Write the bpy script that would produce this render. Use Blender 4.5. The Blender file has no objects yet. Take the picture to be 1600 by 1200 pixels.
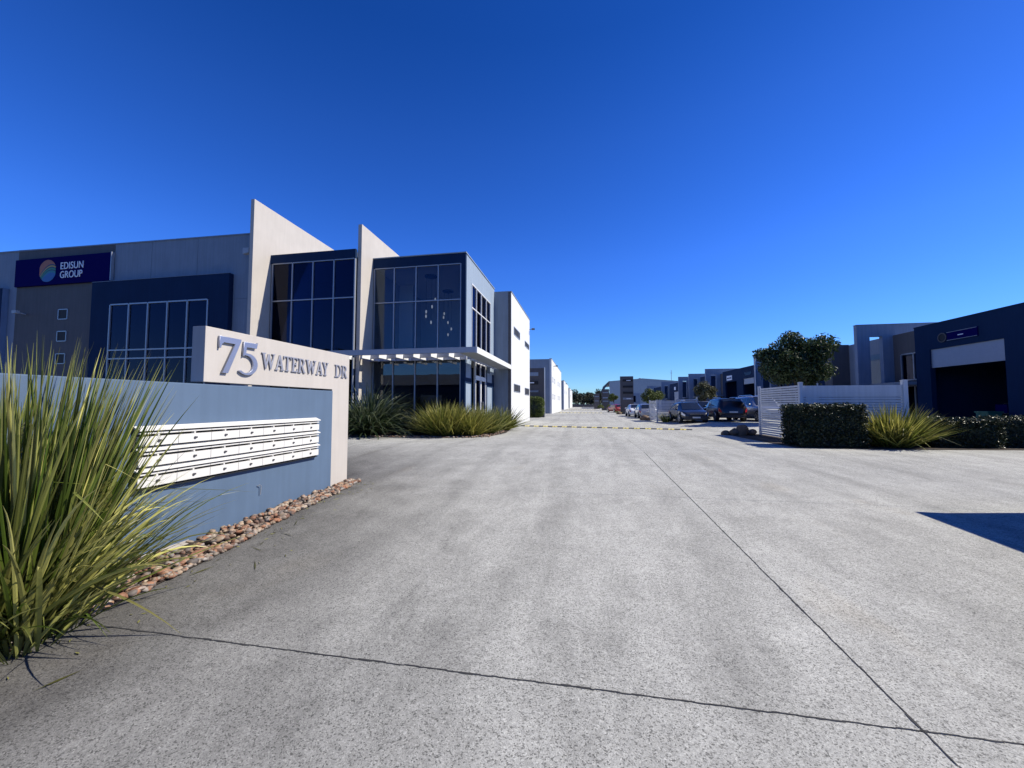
import bpy, bmesh, math, random
from mathutils import Vector, Matrix, noise
random.seed(7)
SC = bpy.context.scene
COL = SC.collection
R = math.radians

# ------------------------------------------------------------------ camera
cam_d = bpy.data.cameras.new('camera'); cam = bpy.data.objects.new('camera', cam_d); COL.objects.link(cam)
cam.location = (0, 0, 1.4)
cam.rotation_euler = (R(90 + 3.003), 0, R(10.39))
cam_d.sensor_width = 36; cam_d.lens = 610 / 1600 * 36
cam_d.clip_start = 0.05; cam_d.clip_end = 4000
SC.camera = cam

# ------------------------------------------------------------------ light
SUN = Vector((1.0, 0.17, 1.0)).normalized()
world = bpy.data.worlds.new('World'); SC.world = world; world.use_nodes = True
wn = world.node_tree; wn.nodes.clear()
sky = wn.nodes.new('ShaderNodeTexSky'); sky.sky_type = 'NISHITA'; sky.sun_disc = False
sky.sun_elevation = math.asin(SUN.z); sky.sun_rotation = math.atan2(SUN.x, SUN.y)
sky.air_density = 1.0; sky.dust_density = 0.1; sky.ozone_density = 4.0; sky.altitude = 200
hs = wn.nodes.new('ShaderNodeHueSaturation'); hs.inputs['Saturation'].default_value = 1.3; hs.inputs['Value'].default_value = 1.0; hs.inputs['Hue'].default_value = 0.512
gm = wn.nodes.new('ShaderNodeGamma'); gm.inputs[1].default_value = 1.0
bg = wn.nodes.new('ShaderNodeBackground'); bg.inputs[1].default_value = 0.0601
wo = wn.nodes.new('ShaderNodeOutputWorld')
wn.links.new(sky.outputs[0], gm.inputs[0]); wn.links.new(gm.outputs[0], hs.inputs['Color'])
tcn = wn.nodes.new('ShaderNodeTexCoord'); sxy = wn.nodes.new('ShaderNodeSeparateXYZ'); wn.links.new(tcn.outputs['Generated'], sxy.inputs[0])
crp = wn.nodes.new('ShaderNodeValToRGB'); wn.links.new(sxy.outputs[2], crp.inputs[0])
_st = [(0.0, .80, 1.22, 1.9), (.077, .88, 1.33, 1.95), (.19, 1.03, 1.5, 2.2), (.33, 1.2, 1.54, 2.3), (.56, 1.03, 1.31, 1.9), (.7, .65, 1.07, 1.6), (1, .6, 1.0, 1.5)]   # clear-air colour grade of the sky by elevation
while len(crp.color_ramp.elements) < len(_st): crp.color_ramp.elements.new(.5)
for _e, (_p, _r, _g, _b) in zip(crp.color_ramp.elements, _st): _e.position = _p; _e.color = (_r / 2.4, _g / 2.4, _b / 2.4, 1)
vm = wn.nodes.new('ShaderNodeVectorMath'); vm.operation = 'MULTIPLY'; wn.links.new(hs.outputs[0], vm.inputs[0]); wn.links.new(crp.outputs[0], vm.inputs[1])
vs_ = wn.nodes.new('ShaderNodeVectorMath'); vs_.operation = 'SCALE'; vs_.inputs['Scale'].default_value = 2.4; wn.links.new(vm.outputs[0], vs_.inputs[0])
wn.links.new(vs_.outputs[0], bg.inputs[0]); wn.links.new(bg.outputs[0], wo.inputs[0])
sl = bpy.data.lights.new('sun', 'SUN'); sl.energy = 5.0; sl.angle = R(0.5); sl.color = (1, 0.935, 0.80)
so = bpy.data.objects.new('sun', sl); COL.objects.link(so); so.rotation_euler = SUN.to_track_quat('Z', 'Y').to_euler()
so.location = (30, 5, 40)
SC.view_settings.view_transform = 'Standard'; SC.view_settings.look = 'None'
SC.view_settings.exposure = 0.5; SC.view_settings.gamma = 1; SC.view_settings.use_curve_mapping = False
SC.render.engine = 'CYCLES'
SC.cycles.max_bounces = 8; SC.cycles.transparent_max_bounces = 12

# ------------------------------------------------------------------ helpers
def tag(o, label=None, cat=None, group=None, kind=None):
    if label: o['label'] = label
    if cat: o['category'] = cat
    if group: o['group'] = group
    if kind: o['kind'] = kind
    return o

def thing(name, label, cat, loc=(0, 0, 0), rz=0, group=None):
    o = bpy.data.objects.new(name, None); COL.objects.link(o)
    o.empty_display_size = 0.2; o.location = loc; o.rotation_euler = (0, 0, rz)
    return tag(o, label, cat, group)

def copy_tree(o, parent=None):
    c = o.copy(); COL.objects.link(c); c.parent = parent
    for ch in list(o.children): copy_tree(ch, c)
    return c

def link_mesh(name, me, parent=None, loc=(0, 0, 0)):
    o = bpy.data.objects.new(name, me); COL.objects.link(o); o.parent = parent; o.location = loc
    return o

class MB:
    def __init__(s): s.v = []; s.f = []; s.m = []; s.c = []; s.cur = 0; s.col = None
    def add(s, vs, fs):
        n = len(s.v); s.v += [tuple(p) for p in vs]
        for f in fs: s.f.append(tuple(n + i for i in f)); s.m.append(s.cur); s.c.append(s.col)
        return s
    def box(s, x0, x1, y0, y1, z0, z1):
        s.add([(x0, y0, z0), (x1, y0, z0), (x1, y1, z0), (x0, y1, z0), (x0, y0, z1), (x1, y0, z1), (x1, y1, z1), (x0, y1, z1)],
              [(0, 3, 2, 1), (4, 5, 6, 7), (0, 1, 5, 4), (1, 2, 6, 5), (2, 3, 7, 6), (3, 0, 4, 7)]); return s
    def prism(s, pts, ax, a, b):
        """pts polygon in the two other axes, extruded along axis ax from a to b"""
        def mk(p, t): return (t, p[0], p[1]) if ax == 'x' else ((p[0], t, p[1]) if ax == 'y' else (p[0], p[1], t))
        n = len(pts); vs = [mk(p, a) for p in pts] + [mk(p, b) for p in pts]
        s.add(vs, [tuple(range(n)), tuple(range(2 * n - 1, n - 1, -1))] + [(i, i + n, (i + 1) % n + n, (i + 1) % n) for i in range(n)]); return s
    def cyl(s, c, ax, r, h, n=16, r2=None):
        r2 = r if r2 is None else r2
        c = Vector(c); ax = Vector(ax).normalized(); a = ax.orthogonal().normalized(); b = ax.cross(a)
        vs = []
        for k in range(n):
            t = 2 * math.pi * k / n; d = a * math.cos(t) + b * math.sin(t); vs.append(c + d * r); vs.append(c + d * r2 + ax * h)
        s.add(vs, [tuple(2 * k for k in range(n))[::-1], tuple(2 * k + 1 for k in range(n))] + [(2 * k, 2 * ((k + 1) % n), 2 * ((k + 1) % n) + 1, 2 * k + 1) for k in range(n)]); return s
    def tube(s, pts, rs, n=7):
        pts = [Vector(p) for p in pts]; vs = []; prev = None
        for i, p in enumerate(pts):
            d = (pts[min(i + 1, len(pts) - 1)] - pts[max(i - 1, 0)]).normalized()
            a = (prev - d * prev.dot(d)).normalized() if prev is not None and (prev - d * prev.dot(d)).length > 1e-4 else d.orthogonal().normalized()
            prev = a; b = d.cross(a); r = rs[i] if isinstance(rs, (list, tuple)) else rs
            for k in range(n):
                t = 2 * math.pi * k / n; vs.append(p + (a * math.cos(t) + b * math.sin(t)) * r)
        fs = []
        for i in range(len(pts) - 1):
            for k in range(n): fs.append((i * n + k, i * n + (k + 1) % n, (i + 1) * n + (k + 1) % n, (i + 1) * n + k))
        fs.append(tuple(range(n))[::-1]); fs.append(tuple(range((len(pts) - 1) * n, len(pts) * n)))
        s.add(vs, fs); return s
    def ball(s, c, r, n=8, m=6, sc=(1, 1, 1)):
        vs = []; fs = []
        for i in range(1, m):
            ph = math.pi * i / m
            for k in range(n):
                t = 2 * math.pi * k / n; vs.append((c[0] + r * sc[0] * math.sin(ph) * math.cos(t), c[1] + r * sc[1] * math.sin(ph) * math.sin(t), c[2] + r * sc[2] * math.cos(ph)))
        top = len(vs); vs.append((c[0], c[1], c[2] + r * sc[2])); vs.append((c[0], c[1], c[2] - r * sc[2]))
        for i in range(m - 2):
            for k in range(n): fs.append((i * n + k, (i + 1) * n + k, (i + 1) * n + (k + 1) % n, i * n + (k + 1) % n))
        for k in range(n): fs.append((top, k, (k + 1) % n)); fs.append((top + 1, (m - 2) * n + (k + 1) % n, (m - 2) * n + k))
        s.add(vs, fs); return s
    def build(s, name, mats, parent=None, smooth=False, off=(0, 0, 0), bevel=0):
        me = bpy.data.meshes.new(name)
        if any(off): vs = [(v[0] - off[0], v[1] - off[1], v[2] - off[2]) for v in s.v]
        else: vs = s.v
        me.from_pydata(vs, [], s.f)
        if not isinstance(mats, (list, tuple)): mats = [mats]
        for m in mats: me.materials.append(m)
        if len(mats) > 1: me.polygons.foreach_set('material_index', s.m)
        if s.c and s.c[0] is not None:
            ca = me.color_attributes.new('tone', 'FLOAT_COLOR', 'CORNER'); dat = []
            for f, c in zip(s.f, s.c): dat += [c[0], c[1], c[2], 1.0] * len(f)
            ca.data.foreach_set('color', dat)
        if smooth: me.polygons.foreach_set('use_smooth', [True] * len(s.f))
        me.update()
        o = link_mesh(name, me, parent)
        if bevel:
            bm = bmesh.new(); bm.from_mesh(me)
            bmesh.ops.bevel(bm, geom=[e for e in bm.edges if len(e.link_faces) == 2 and e.calc_face_angle(0) > 0.6], offset=bevel, segments=2, affect='EDGES', profile=0.7)
            bm.to_mesh(me); bm.free()
        return o

class T:
    """a thing whose parts are written in world coordinates"""
    def __init__(s, name, label, cat, loc, group=None):
        s.o = thing(name, label, cat, loc, 0, group); s.loc = loc
    def part(s, name, mb, mat, parent=None, **k):
        return mb.build(name, mat, parent or s.o, off=s.loc, **k)

def bx(*a): return MB().box(*a)
def struct(name, mb, mat, **k):
    o = mb.build(name, mat, **k); o['kind'] = 'structure'; return o

def gz(x, y):
    z = -0.032 * (12 - max(y, -10)) if y < 12 else 0.0
    return z + 0.22 * min(max((y - 20) / 8, 0), 1) * min(max((x - 6) / 3, 0), 1)

# ------------------------------------------------------------------ materials
def nodemat(name):
    m = bpy.data.materials.new(name); m.use_nodes = True; nt = m.node_tree; b = nt.nodes['Principled BSDF']; return m, nt, b
def N(nt, t, **k):
    n = nt.nodes.new('ShaderNode' + t)
    for a, v in k.items(): setattr(n, a, v)
    return n
def ramp(nt, src, stops):
    r = N(nt, 'ValToRGB'); e = r.color_ramp.elements
    while len(e) < len(stops): e.new(0.5)
    for i, (p, c) in enumerate(stops): e[i].position = p; e[i].color = (c[0], c[1], c[2], 1) if isinstance(c, tuple) else (c, c, c, 1)
    nt.links.new(src, r.inputs[0]); return r.outputs[0]
def noise_n(nt, vec, scale, detail=4, rough=0.55, dist=0):
    n = N(nt, 'TexNoise'); n.inputs['Scale'].default_value = scale; n.inputs['Detail'].default_value = detail
    n.inputs['Roughness'].default_value = rough; n.inputs['Distortion'].default_value = dist
    if vec: nt.links.new(vec, n.inputs['Vector'])
    return n.outputs['Fac']
def mul(nt, a, b, fac=1.0, mode='MULTIPLY'):
    m = N(nt, 'MixRGB', blend_type=mode); m.inputs[0].default_value = fac
    for i, s in ((1, a), (2, b)):
        if isinstance(s, tuple): m.inputs[i].default_value = (*s, 1)
        else: nt.links.new(s, m.inputs[i])
    return m.outputs[0]
def geo_pos(nt): return N(nt, 'NewGeometry').outputs['Position']
def mapped(nt, vec, scale=(1, 1, 1)):
    m = N(nt, 'Mapping'); m.inputs['Scale'].default_value = scale; nt.links.new(vec, m.inputs[0]); return m.outputs[0]

def paint(name, col, rough=0.75, var=0.12, grain=0.15, streak=0.12, scale=1.2, spec=0.3):
    """painted render: blotches, fine grain bump, faint vertical run marks"""
    m, nt, b = nodemat(name); p = geo_pos(nt)
    a = ramp(nt, noise_n(nt, p, scale, 5), [(0.3, 1 - var), (0.7, 1.0)])
    s = ramp(nt, noise_n(nt, mapped(nt, p, (6, 6, 0.35)), 1.5, 4), [(0.38, 1 - streak), (0.62, 1.0)])
    c = mul(nt, mul(nt, col, a), s); nt.links.new(c, b.inputs['Base Color'])
    b.inputs['Roughness'].default_value = rough; b.inputs['Specular IOR Level'].default_value = spec
    if grain:
        bp = N(nt, 'Bump'); bp.inputs['Strength'].default_value = grain; bp.inputs['Distance'].default_value = 0.004
        nt.links.new(noise_n(nt, p, 140, 3), bp.inputs['Height']); nt.links.new(bp.outputs[0], b.inputs['Normal'])
    return m
def plain(name, col, rough=0.5, metal=0.0, spec=0.5, var=0.06, emit=0, coat=0):
    m, nt, b = nodemat(name)
    n = ramp(nt, noise_n(nt, geo_pos(nt), 7, 3), [(0.3, 1 - var), (0.7, 1.0)])
    nt.links.new(mul(nt, col, n), b.inputs['Base Color']); b.inputs['Roughness'].default_value = rough
    b.inputs['Metallic'].default_value = metal; b.inputs['Specular IOR Level'].default_value = spec
    b.inputs['Coat Weight'].default_value = coat; b.inputs['Coat Roughness'].default_value = 0.04
    if emit: b.inputs['Emission Color'].default_value = (*col, 1); b.inputs['Emission Strength'].default_value = emit
    return m
def glass(name, tint, refl=0.10, rcol=(0.75, 0.85, 1.0), rough=0.0):
    m = bpy.data.materials.new(name); m.use_nodes = True; nt = m.node_tree; nt.nodes.clear()
    o = N(nt, 'OutputMaterial'); t = N(nt, 'BsdfTransparent'); t.inputs[0].default_value = (*tint, 1)
    g = N(nt, 'BsdfGlossy'); g.inputs['Roughness'].default_value = rough; g.inputs[0].default_value = (*rcol, 1)
    bp = N(nt, 'Bump'); bp.inputs['Strength'].default_value = 0.05; bp.inputs['Distance'].default_value = 0.01
    nt.links.new(noise_n(nt, geo_pos(nt), 1.3, 1), bp.inputs['Height']); nt.links.new(bp.outputs[0], g.inputs['Normal'])
    f = N(nt, 'Fresnel'); f.inputs[0].default_value = 1.5
    ad = N(nt, 'Math', operation='ADD'); ad.inputs[1].default_value = refl; ad.use_clamp = True; nt.links.new(f.outputs[0], ad.inputs[0])
    mx = N(nt, 'MixShader'); nt.links.new(ad.outputs[0], mx.inputs[0]); nt.links.new(t.outputs[0], mx.inputs[1]); nt.links.new(g.outputs[0], mx.inputs[2])
    nt.links.new(mx.outputs[0], o.inputs[0]); return m
def leafmat(name, base, tip, dark=0.45, rough=0.5, trans=0.25, spec=0.35):
    """colour by the per-leaf random attribute 'tone': r = green/yellow mix, g = value"""
    m, nt, b = nodemat(name); a = N(nt, 'VertexColor', layer_name='tone'); sp = N(nt, 'SeparateColor'); nt.links.new(a.outputs[0], sp.inputs[0])
    mx = N(nt, 'MixRGB'); nt.links.new(sp.outputs[0], mx.inputs[0]); mx.inputs[1].default_value = (*base, 1); mx.inputs[2].default_value = (*tip, 1)
    v = N(nt, 'MapRange'); nt.links.new(sp.outputs[1], v.inputs[0]); v.inputs[3].default_value = dark; v.inputs[4].default_value = 1.25
    mm = N(nt, 'MixRGB', blend_type='MULTIPLY'); mm.inputs[0].default_value = 1; nt.links.new(mx.outputs[0], mm.inputs[1]); nt.links.new(v.outputs[0], mm.inputs[2])
    nt.links.new(mm.outputs[0], b.inputs['Base Color']); b.inputs['Roughness'].default_value = rough; b.inputs['Specular IOR Level'].default_value = spec
    tr = N(nt, 'BsdfTranslucent'); nt.links.new(mm.outputs[0], tr.inputs[0]); ms = N(nt, 'MixShader'); ms.inputs[0].default_value = trans
    out = nt.nodes['Material Output']; nt.links.new(b.outputs[0], ms.inputs[1]); nt.links.new(tr.outputs[0], ms.inputs[2]); nt.links.new(ms.outputs[0], out.inputs[0])
    return m

def concrete():
    m, nt, b = nodemat('exposed_concrete'); p = geo_pos(nt)
    vo = N(nt, 'TexVoronoi'); vo.inputs['Scale'].default_value = 135; nt.links.new(p, vo.inputs['Vector'])
    sep = N(nt, 'SeparateColor'); nt.links.new(vo.outputs['Color'], sep.inputs[0])
    grain = ramp(nt, sep.outputs[0], [(0.0, 0.34), (0.10, 0.50), (0.22, 0.86), (0.62, 1.0), (0.9, 1.1), (1.0, 1.35)])
    grain2 = ramp(nt, noise_n(nt, p, 210, 2, 0.7), [(0.34, 0.62), (0.47, 0.97), (0.7, 1.15)])
    grain3 = ramp(nt, noise_n(nt, p, 26, 4, 0.75), [(0.3, 0.76), (0.52, 1.0), (0.75, 1.1)])
    blot = ramp(nt, noise_n(nt, p, 1.9, 8, 0.72), [(0.3, 0.80), (0.45, 0.92), (0.6, 1.02), (0.75, 1.08)])
    drag = ramp(nt, noise_n(nt, mapped(nt, p, (1.0, 0.22, 1)), 2.4, 7, 0.72, 0.6), [(0.32, 0.82), (0.5, 0.98), (0.7, 1.10)])
    big = ramp(nt, noise_n(nt, p, 0.16, 4, 0.6), [(0.34, 0.84), (0.62, 1.05)])
    # tyre-darkened lanes, wandering along the drive
    sx = N(nt, 'SeparateXYZ'); nt.links.new(p, sx.inputs[0])
    wob = N(nt, 'Math', operation='MULTIPLY_ADD'); nt.links.new(noise_n(nt, mapped(nt, p, (0.02, 0.07, 1)), 1.0, 2), wob.inputs[0]); wob.inputs[1].default_value = 2.4; nt.links.new(sx.outputs[0], wob.inputs[2])
    sn = N(nt, 'Math', operation='SINE'); ml = N(nt, 'Math', operation='MULTIPLY'); nt.links.new(wob.outputs[0], ml.inputs[0]); ml.inputs[1].default_value = 3.3; nt.links.new(ml.outputs[0], sn.inputs[0])
    lane = ramp(nt, sn.outputs[0], [(0.0, 1.0), (0.55, 1.0), (1.0, 0.88)])
    # grime that collects on the left, along the planting bed
    gx = N(nt, 'MapRange'); gx.inputs[1].default_value = -3.0; gx.inputs[2].default_value = 0.1; gx.inputs[3].default_value = 1; gx.inputs[4].default_value = 0
    dg_ = N(nt, 'Math', operation='MULTIPLY_ADD'); nt.links.new(sx.outputs[1], dg_.inputs[0]); dg_.inputs[1].default_value = 0.28; nt.links.new(sx.outputs[0], dg_.inputs[2])
    nw = N(nt, 'Math', operation='MULTIPLY_ADD'); nt.links.new(noise_n(nt, p, 1.1, 5, 0.65), nw.inputs[0]); nw.inputs[1].default_value = 2.2; nt.links.new(dg_.outputs[0], nw.inputs[2])
    sb = N(nt, 'Math', operation='SUBTRACT'); nt.links.new(nw.outputs[0], sb.inputs[0]); sb.inputs[1].default_value = 1.1; nt.links.new(sb.outputs[0], gx.inputs[0])
    gy = N(nt, 'MapRange'); gy.inputs[1].default_value = 8; gy.inputs[2].default_value = 13; gy.inputs[3].default_value = 1; gy.inputs[4].default_value = 0.1; nt.links.new(sx.outputs[1], gy.inputs[0])
    gg = N(nt, 'Math', operation='MULTIPLY'); nt.links.new(gx.outputs[0], gg.inputs[0]); nt.links.new(gy.outputs[0], gg.inputs[1])
    c = mul(nt, (0.43, 0.43, 0.40), grain)
    for x in (grain2, grain3, blot, drag, big, lane): c = mul(nt, c, x)
    gm_ = N(nt, 'MixRGB', blend_type='MULTIPLY'); nt.links.new(gg.outputs[0], gm_.inputs[0]); nt.links.new(c, gm_.inputs[1]); gm_.inputs[2].default_value = (0.27, 0.26, 0.265, 1)
    # sparse black gum and oil spots
    v2 = N(nt, 'TexVoronoi'); v2.inputs['Scale'].default_value = 1.3; v2.inputs['Randomness'].default_value = 1; nt.links.new(p, v2.inputs['Vector'])
    sp2 = N(nt, 'SeparateColor'); nt.links.new(v2.outputs['Color'], sp2.inputs[0]); rad = N(nt, 'MapRange'); nt.links.new(sp2.outputs[0], rad.inputs[0]); rad.inputs[1].default_value = .45; rad.inputs[3].default_value = 0.0; rad.inputs[4].default_value = 0.022
    ls = N(nt, 'Math', operation='LESS_THAN'); nt.links.new(v2.outputs['Distance'], ls.inputs[0]); nt.links.new(rad.outputs[0], ls.inputs[1])
    sf = N(nt, 'Math', operation='MULTIPLY'); nt.links.new(ls.outputs[0], sf.inputs[0]); sf.inputs[1].default_value = 0.7
    gm2 = N(nt, 'MixRGB', blend_type='MULTIPLY'); nt.links.new(sf.outputs[0], gm2.inputs[0]); nt.links.new(gm_.outputs[0], gm2.inputs[1]); gm2.inputs[2].default_value = (0.2, 0.2, 0.2, 1); gm_ = gm2
    # sparse rusty stains
    st = ramp(nt, noise_n(nt, mapped(nt, p, (1.3, 0.5, 1)), 0.8, 3), [(0.62, 0.0), (0.74, 0.22)])
    ms = N(nt, 'MixRGB', blend_type='MULTIPLY'); nt.links.new(st, ms.inputs[0]); nt.links.new(gm_.outputs[0], ms.inputs[1]); ms.inputs[2].default_value = (1, 0.86, 0.66, 1)
    nt.links.new(ms.outputs[0], b.inputs['Base Color']); b.inputs['Roughness'].default_value = 0.85; b.inputs['Specular IOR Level'].default_value = 0.25
    bp = N(nt, 'Bump'); bp.inputs['Strength'].default_value = 0.5; bp.inputs['Distance'].default_value = 0.004
    nt.links.new(mul(nt, grain, grain2), bp.inputs['Height']); nt.links.new(bp.outputs[0], b.inputs['Normal'])
    return m

def stonemat():
    m, nt, b = nodemat('river_stone'); oi = N(nt, 'ObjectInfo'); p = geo_pos(nt)
    vo = N(nt, 'TexVoronoi'); vo.inputs['Scale'].default_value = 14; nt.links.new(p, vo.inputs['Vector']); sp = N(nt, 'SeparateColor'); nt.links.new(vo.outputs['Color'], sp.inputs[0])
    ad = N(nt, 'Math', operation='ADD'); nt.links.new(oi.outputs['Random'], ad.inputs[0]); nt.links.new(sp.outputs[0], ad.inputs[1])
    fr = N(nt, 'Math', operation='FRACT'); nt.links.new(ad.outputs[0], fr.inputs[0])
    c = ramp(nt, fr.outputs[0], [(0.0, (0.07, 0.05, 0.04)), (0.2, (0.28, 0.125, 0.065)), (0.36, (0.26, 0.19, 0.13)), (0.52, (0.10, 0.085, 0.08)), (0.7, (0.38, 0.31, 0.23)), (0.82, (0.27, 0.15, 0.085)), (0.92, (0.30, 0.27, 0.24)), (1.0, (0.09, 0.07, 0.06))])
    n = ramp(nt, noise_n(nt, p, 30, 4), [(0.3, 0.7), (0.7, 1.15)])
    nt.links.new(mul(nt, c, n), b.inputs['Base Color']); b.inputs['Roughness'].default_value = 0.7; return m

M = {}
M['concrete'] = concrete()
M['stone'] = stonemat()
M['joint'] = plain('joint_filler', (0.03, 0.03, 0.03), 0.9)
M['soil'] = paint('dark_mulch', (0.06, 0.045, 0.035), 0.95, 0.5, 0.8, 0, 25)
M['grassland'] = paint('grassland', (0.09, 0.10, 0.05), 0.95, 0.4, 0.3, 0, 0.3)
M['asphalt'] = paint('asphalt', (0.055, 0.055, 0.057), 0.9, 0.25, 0.4, 0, 0.8)
M['signblue'] = paint('sign_wall_blue', (0.090, 0.138, 0.215), 0.7, 0.10, 0.25, 0.07, 1.6)
M['beige'] = paint('beige_render', (0.46, 0.425, 0.39), 0.8, 0.08, 0.4, 0.045, 1.3)
M['navy'] = paint('navy_paint', (0.008, 0.026, 0.072), 0.8, 0.12, 0.2, 0.08, 1.2, 0.12)
M['slate'] = paint('slate_blue_paint', (0.15, 0.21, 0.32), 0.7, 0.12, 0.2, 0.12)
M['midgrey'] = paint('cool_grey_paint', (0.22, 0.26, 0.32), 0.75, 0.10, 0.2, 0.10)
M['portal'] = paint('portal_grey_paint', (0.20, 0.25, 0.34), 0.75, 0.10, 0.2, 0.12)
M['brown'] = paint('taupe_paint', (0.105, 0.10, 0.105), 0.75, 0.1, 0.2, 0.1)
M['pale'] = paint('pale_blue_grey_paint', (0.25, 0.31, 0.39), 0.7, 0.08, 0.2, 0.08)
M['white'] = paint('white_render', (0.62, 0.63, 0.63), 0.75, 0.07, 0.2, 0.08)
M['roof'] = paint('roof_sheet', (0.3, 0.32, 0.35), 0.5, 0.1, 0)
M['alu'] = plain('anodised_aluminium', (0.32, 0.34, 0.38), 0.4, 0.4)
M['alu_white'] = plain('white_frame', (0.7, 0.7, 0.7), 0.4)
M['awn'] = plain('pergola_grey', (0.34, 0.36, 0.40), 0.5)
M['mail'] = plain('mailbox_cream', (0.62, 0.61, 0.58), 0.38, 0, 0.5, 0.05)
M['glassmid'] = glass('reflective_glass', (0.35, 0.40, 0.46), 0.05, (0.75, 0.8, 0.9))
M['black'] = plain('black_gap', (0.012, 0.012, 0.014), 0.7)
M['lock'] = plain('lock_metal', (0.12, 0.12, 0.13), 0.35, 0.7)
M['letter'] = plain('brushed_letter', (0.36, 0.39, 0.49), 0.38, 0.7, 0.5, 0.05)
M['letters'] = plain('dull_metal_letter', (0.27, 0.28, 0.33), 0.5, 0.35)
M['letterw'] = plain('sign_lettering', (0.75, 0.78, 0.85), 0.5)
M['signnavy'] = plain('sign_navy', (0.004, 0.003, 0.075), 0.8, 0, 0.03)
M['glass'] = glass('tinted_glass', (0.84, 0.88, 0.90), 0.02, (0.3, 0.36, 0.5))
M['glassdark'] = glass('dark_tinted_glass', (0.30, 0.36, 0.46), 0.01, (0.25, 0.28, 0.46))
M['carglass'] = plain('car_glass', (0.015, 0.02, 0.03), 0.05, 0, 0.8, 0)
M['tyre'] = plain('tyre_rubber', (0.018, 0.018, 0.018), 0.8)
M['rim'] = plain('alloy_rim', (0.45, 0.46, 0.48), 0.3, 0.8)
M['chrome'] = plain('chrome', (0.8, 0.8, 0.82), 0.12, 1.0)
M['lamp'] = plain('headlight_glass', (0.7, 0.72, 0.75), 0.1)
M['tail'] = plain('tail_light_red', (0.35, 0.01, 0.01), 0.15)
M['plate'] = plain('number_plate', (0.6, 0.6, 0.58), 0.5)
M['yellow'] = plain('bump_yellow', (0.75, 0.62, 0.14), 0.6, 0, 0.4, 0.3)
M['rubber'] = plain('bump_black', (0.03, 0.03, 0.032), 0.7)
M['slat'] = paint('fence_grey', (0.56, 0.58, 0.62), 0.55, 0.06, 0, 0.1)
M['room'] = plain('room_wall', (0.5, 0.52, 0.54), 0.9)
M['ceil'] = plain('room_ceiling', (0.7, 0.7, 0.68), 0.9)
M['curtain'] = plain('curtain_cloth', (0.75, 0.78, 0.8), 0.9)
M['bulb'] = plain('pendant_glass', (0.9, 0.9, 0.85), 0.1, 0, 0.5, 0, 0.2)
M['roller'] = plain('roller_shutter', (0.30, 0.34, 0.42), 0.5, 0.2)
M['bin'] = plain('green_bin', (0.02, 0.12, 0.08), 0.5)
M['bark'] = paint('bark', (0.10, 0.08, 0.06), 0.9, 0.4, 0.6, 0, 8)
M['boulder'] = paint('boulder', (0.20, 0.14, 0.10), 0.9, 0.45, 0.6, 0, 5)
M['flax'] = leafmat('lomandra_leaf', (0.075, 0.12, 0.016), (0.50, 0.47, 0.15), 0.12, 0.36)
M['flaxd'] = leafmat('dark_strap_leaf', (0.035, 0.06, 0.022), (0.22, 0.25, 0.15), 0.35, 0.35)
M['flaxy'] = leafmat('yellow_strap_leaf', (0.11, 0.145, 0.02), (0.50, 0.45, 0.11), 0.12)
M['hedge'] = leafmat('hedge_leaf', (0.014, 0.026, 0.011), (0.05, 0.07, 0.03), 0.3, 0.4, 0.1)
M['hedgeg'] = leafmat('topiary_leaf', (0.07, 0.12, 0.02), (0.16, 0.18, 0.05), 0.4)
M['treed'] = leafmat('dark_tree_leaf', (0.03, 0.06, 0.022), (0.09, 0.12, 0.045), 0.3, 0.4, 0.2)
M['treeg'] = leafmat('green_tree_leaf', (0.07, 0.11, 0.025), (0.17, 0.19, 0.05), 0.4)
M['treeb'] = leafmat('olive_tree_leaf', (0.07, 0.085, 0.04), (0.16, 0.15, 0.08), 0.4)
M['eucalypt'] = leafmat('eucalypt_leaf', (0.035, 0.045, 0.03), (0.07, 0.075, 0.045), 0.4)
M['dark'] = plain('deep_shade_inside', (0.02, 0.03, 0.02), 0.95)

# ------------------------------------------------------------------ ground
def sheet(x0, x1, y0, y1, dz, xc=(), yc=(), gap=0.0):
    xs = [x0] + sorted(c for c in xc if x0 < c < x1) + [x1]; ys = [y0] + sorted(c for c in yc if y0 < c < y1) + [y1]
    mb = MB(); vs = [(x, y, gz(x, y) + dz) for y in ys for x in xs]; nx = len(xs)
    mb.add(vs, [(j * nx + i, j * nx + i + 1, (j + 1) * nx + i + 1, (j + 1) * nx + i) for j in range(len(ys) - 1) for i in range(nx - 1)])
    return mb
XC = (6, 7, 8, 9); YC = (-10, 12, 20, 22, 24, 26, 28)
struct('ground', sheet(-1500, 1500, -1500, 1500, -0.22, XC, YC), M['grassland'])
struct('road', sheet(-400, 400, -24, -11, -0.10, (), (-10,)), M['asphalt'])
struct('driveway', sheet(-59, 59, -9.5, 299, -0.05, XC, YC), M['joint'])
drive = bpy.data.objects['driveway']
xcuts = [-60, -28, -14, -6.2, 1.73, 8.5, 16, 26, 60]; ycuts = [-10, -2.3, 2.48, 7.05, 24.2, 33, 42, 51, 66, 90, 130, 300]
BED = (-60, 6)   # planting beds are cut out of the slabs by lying over them
G = 0.003
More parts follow.
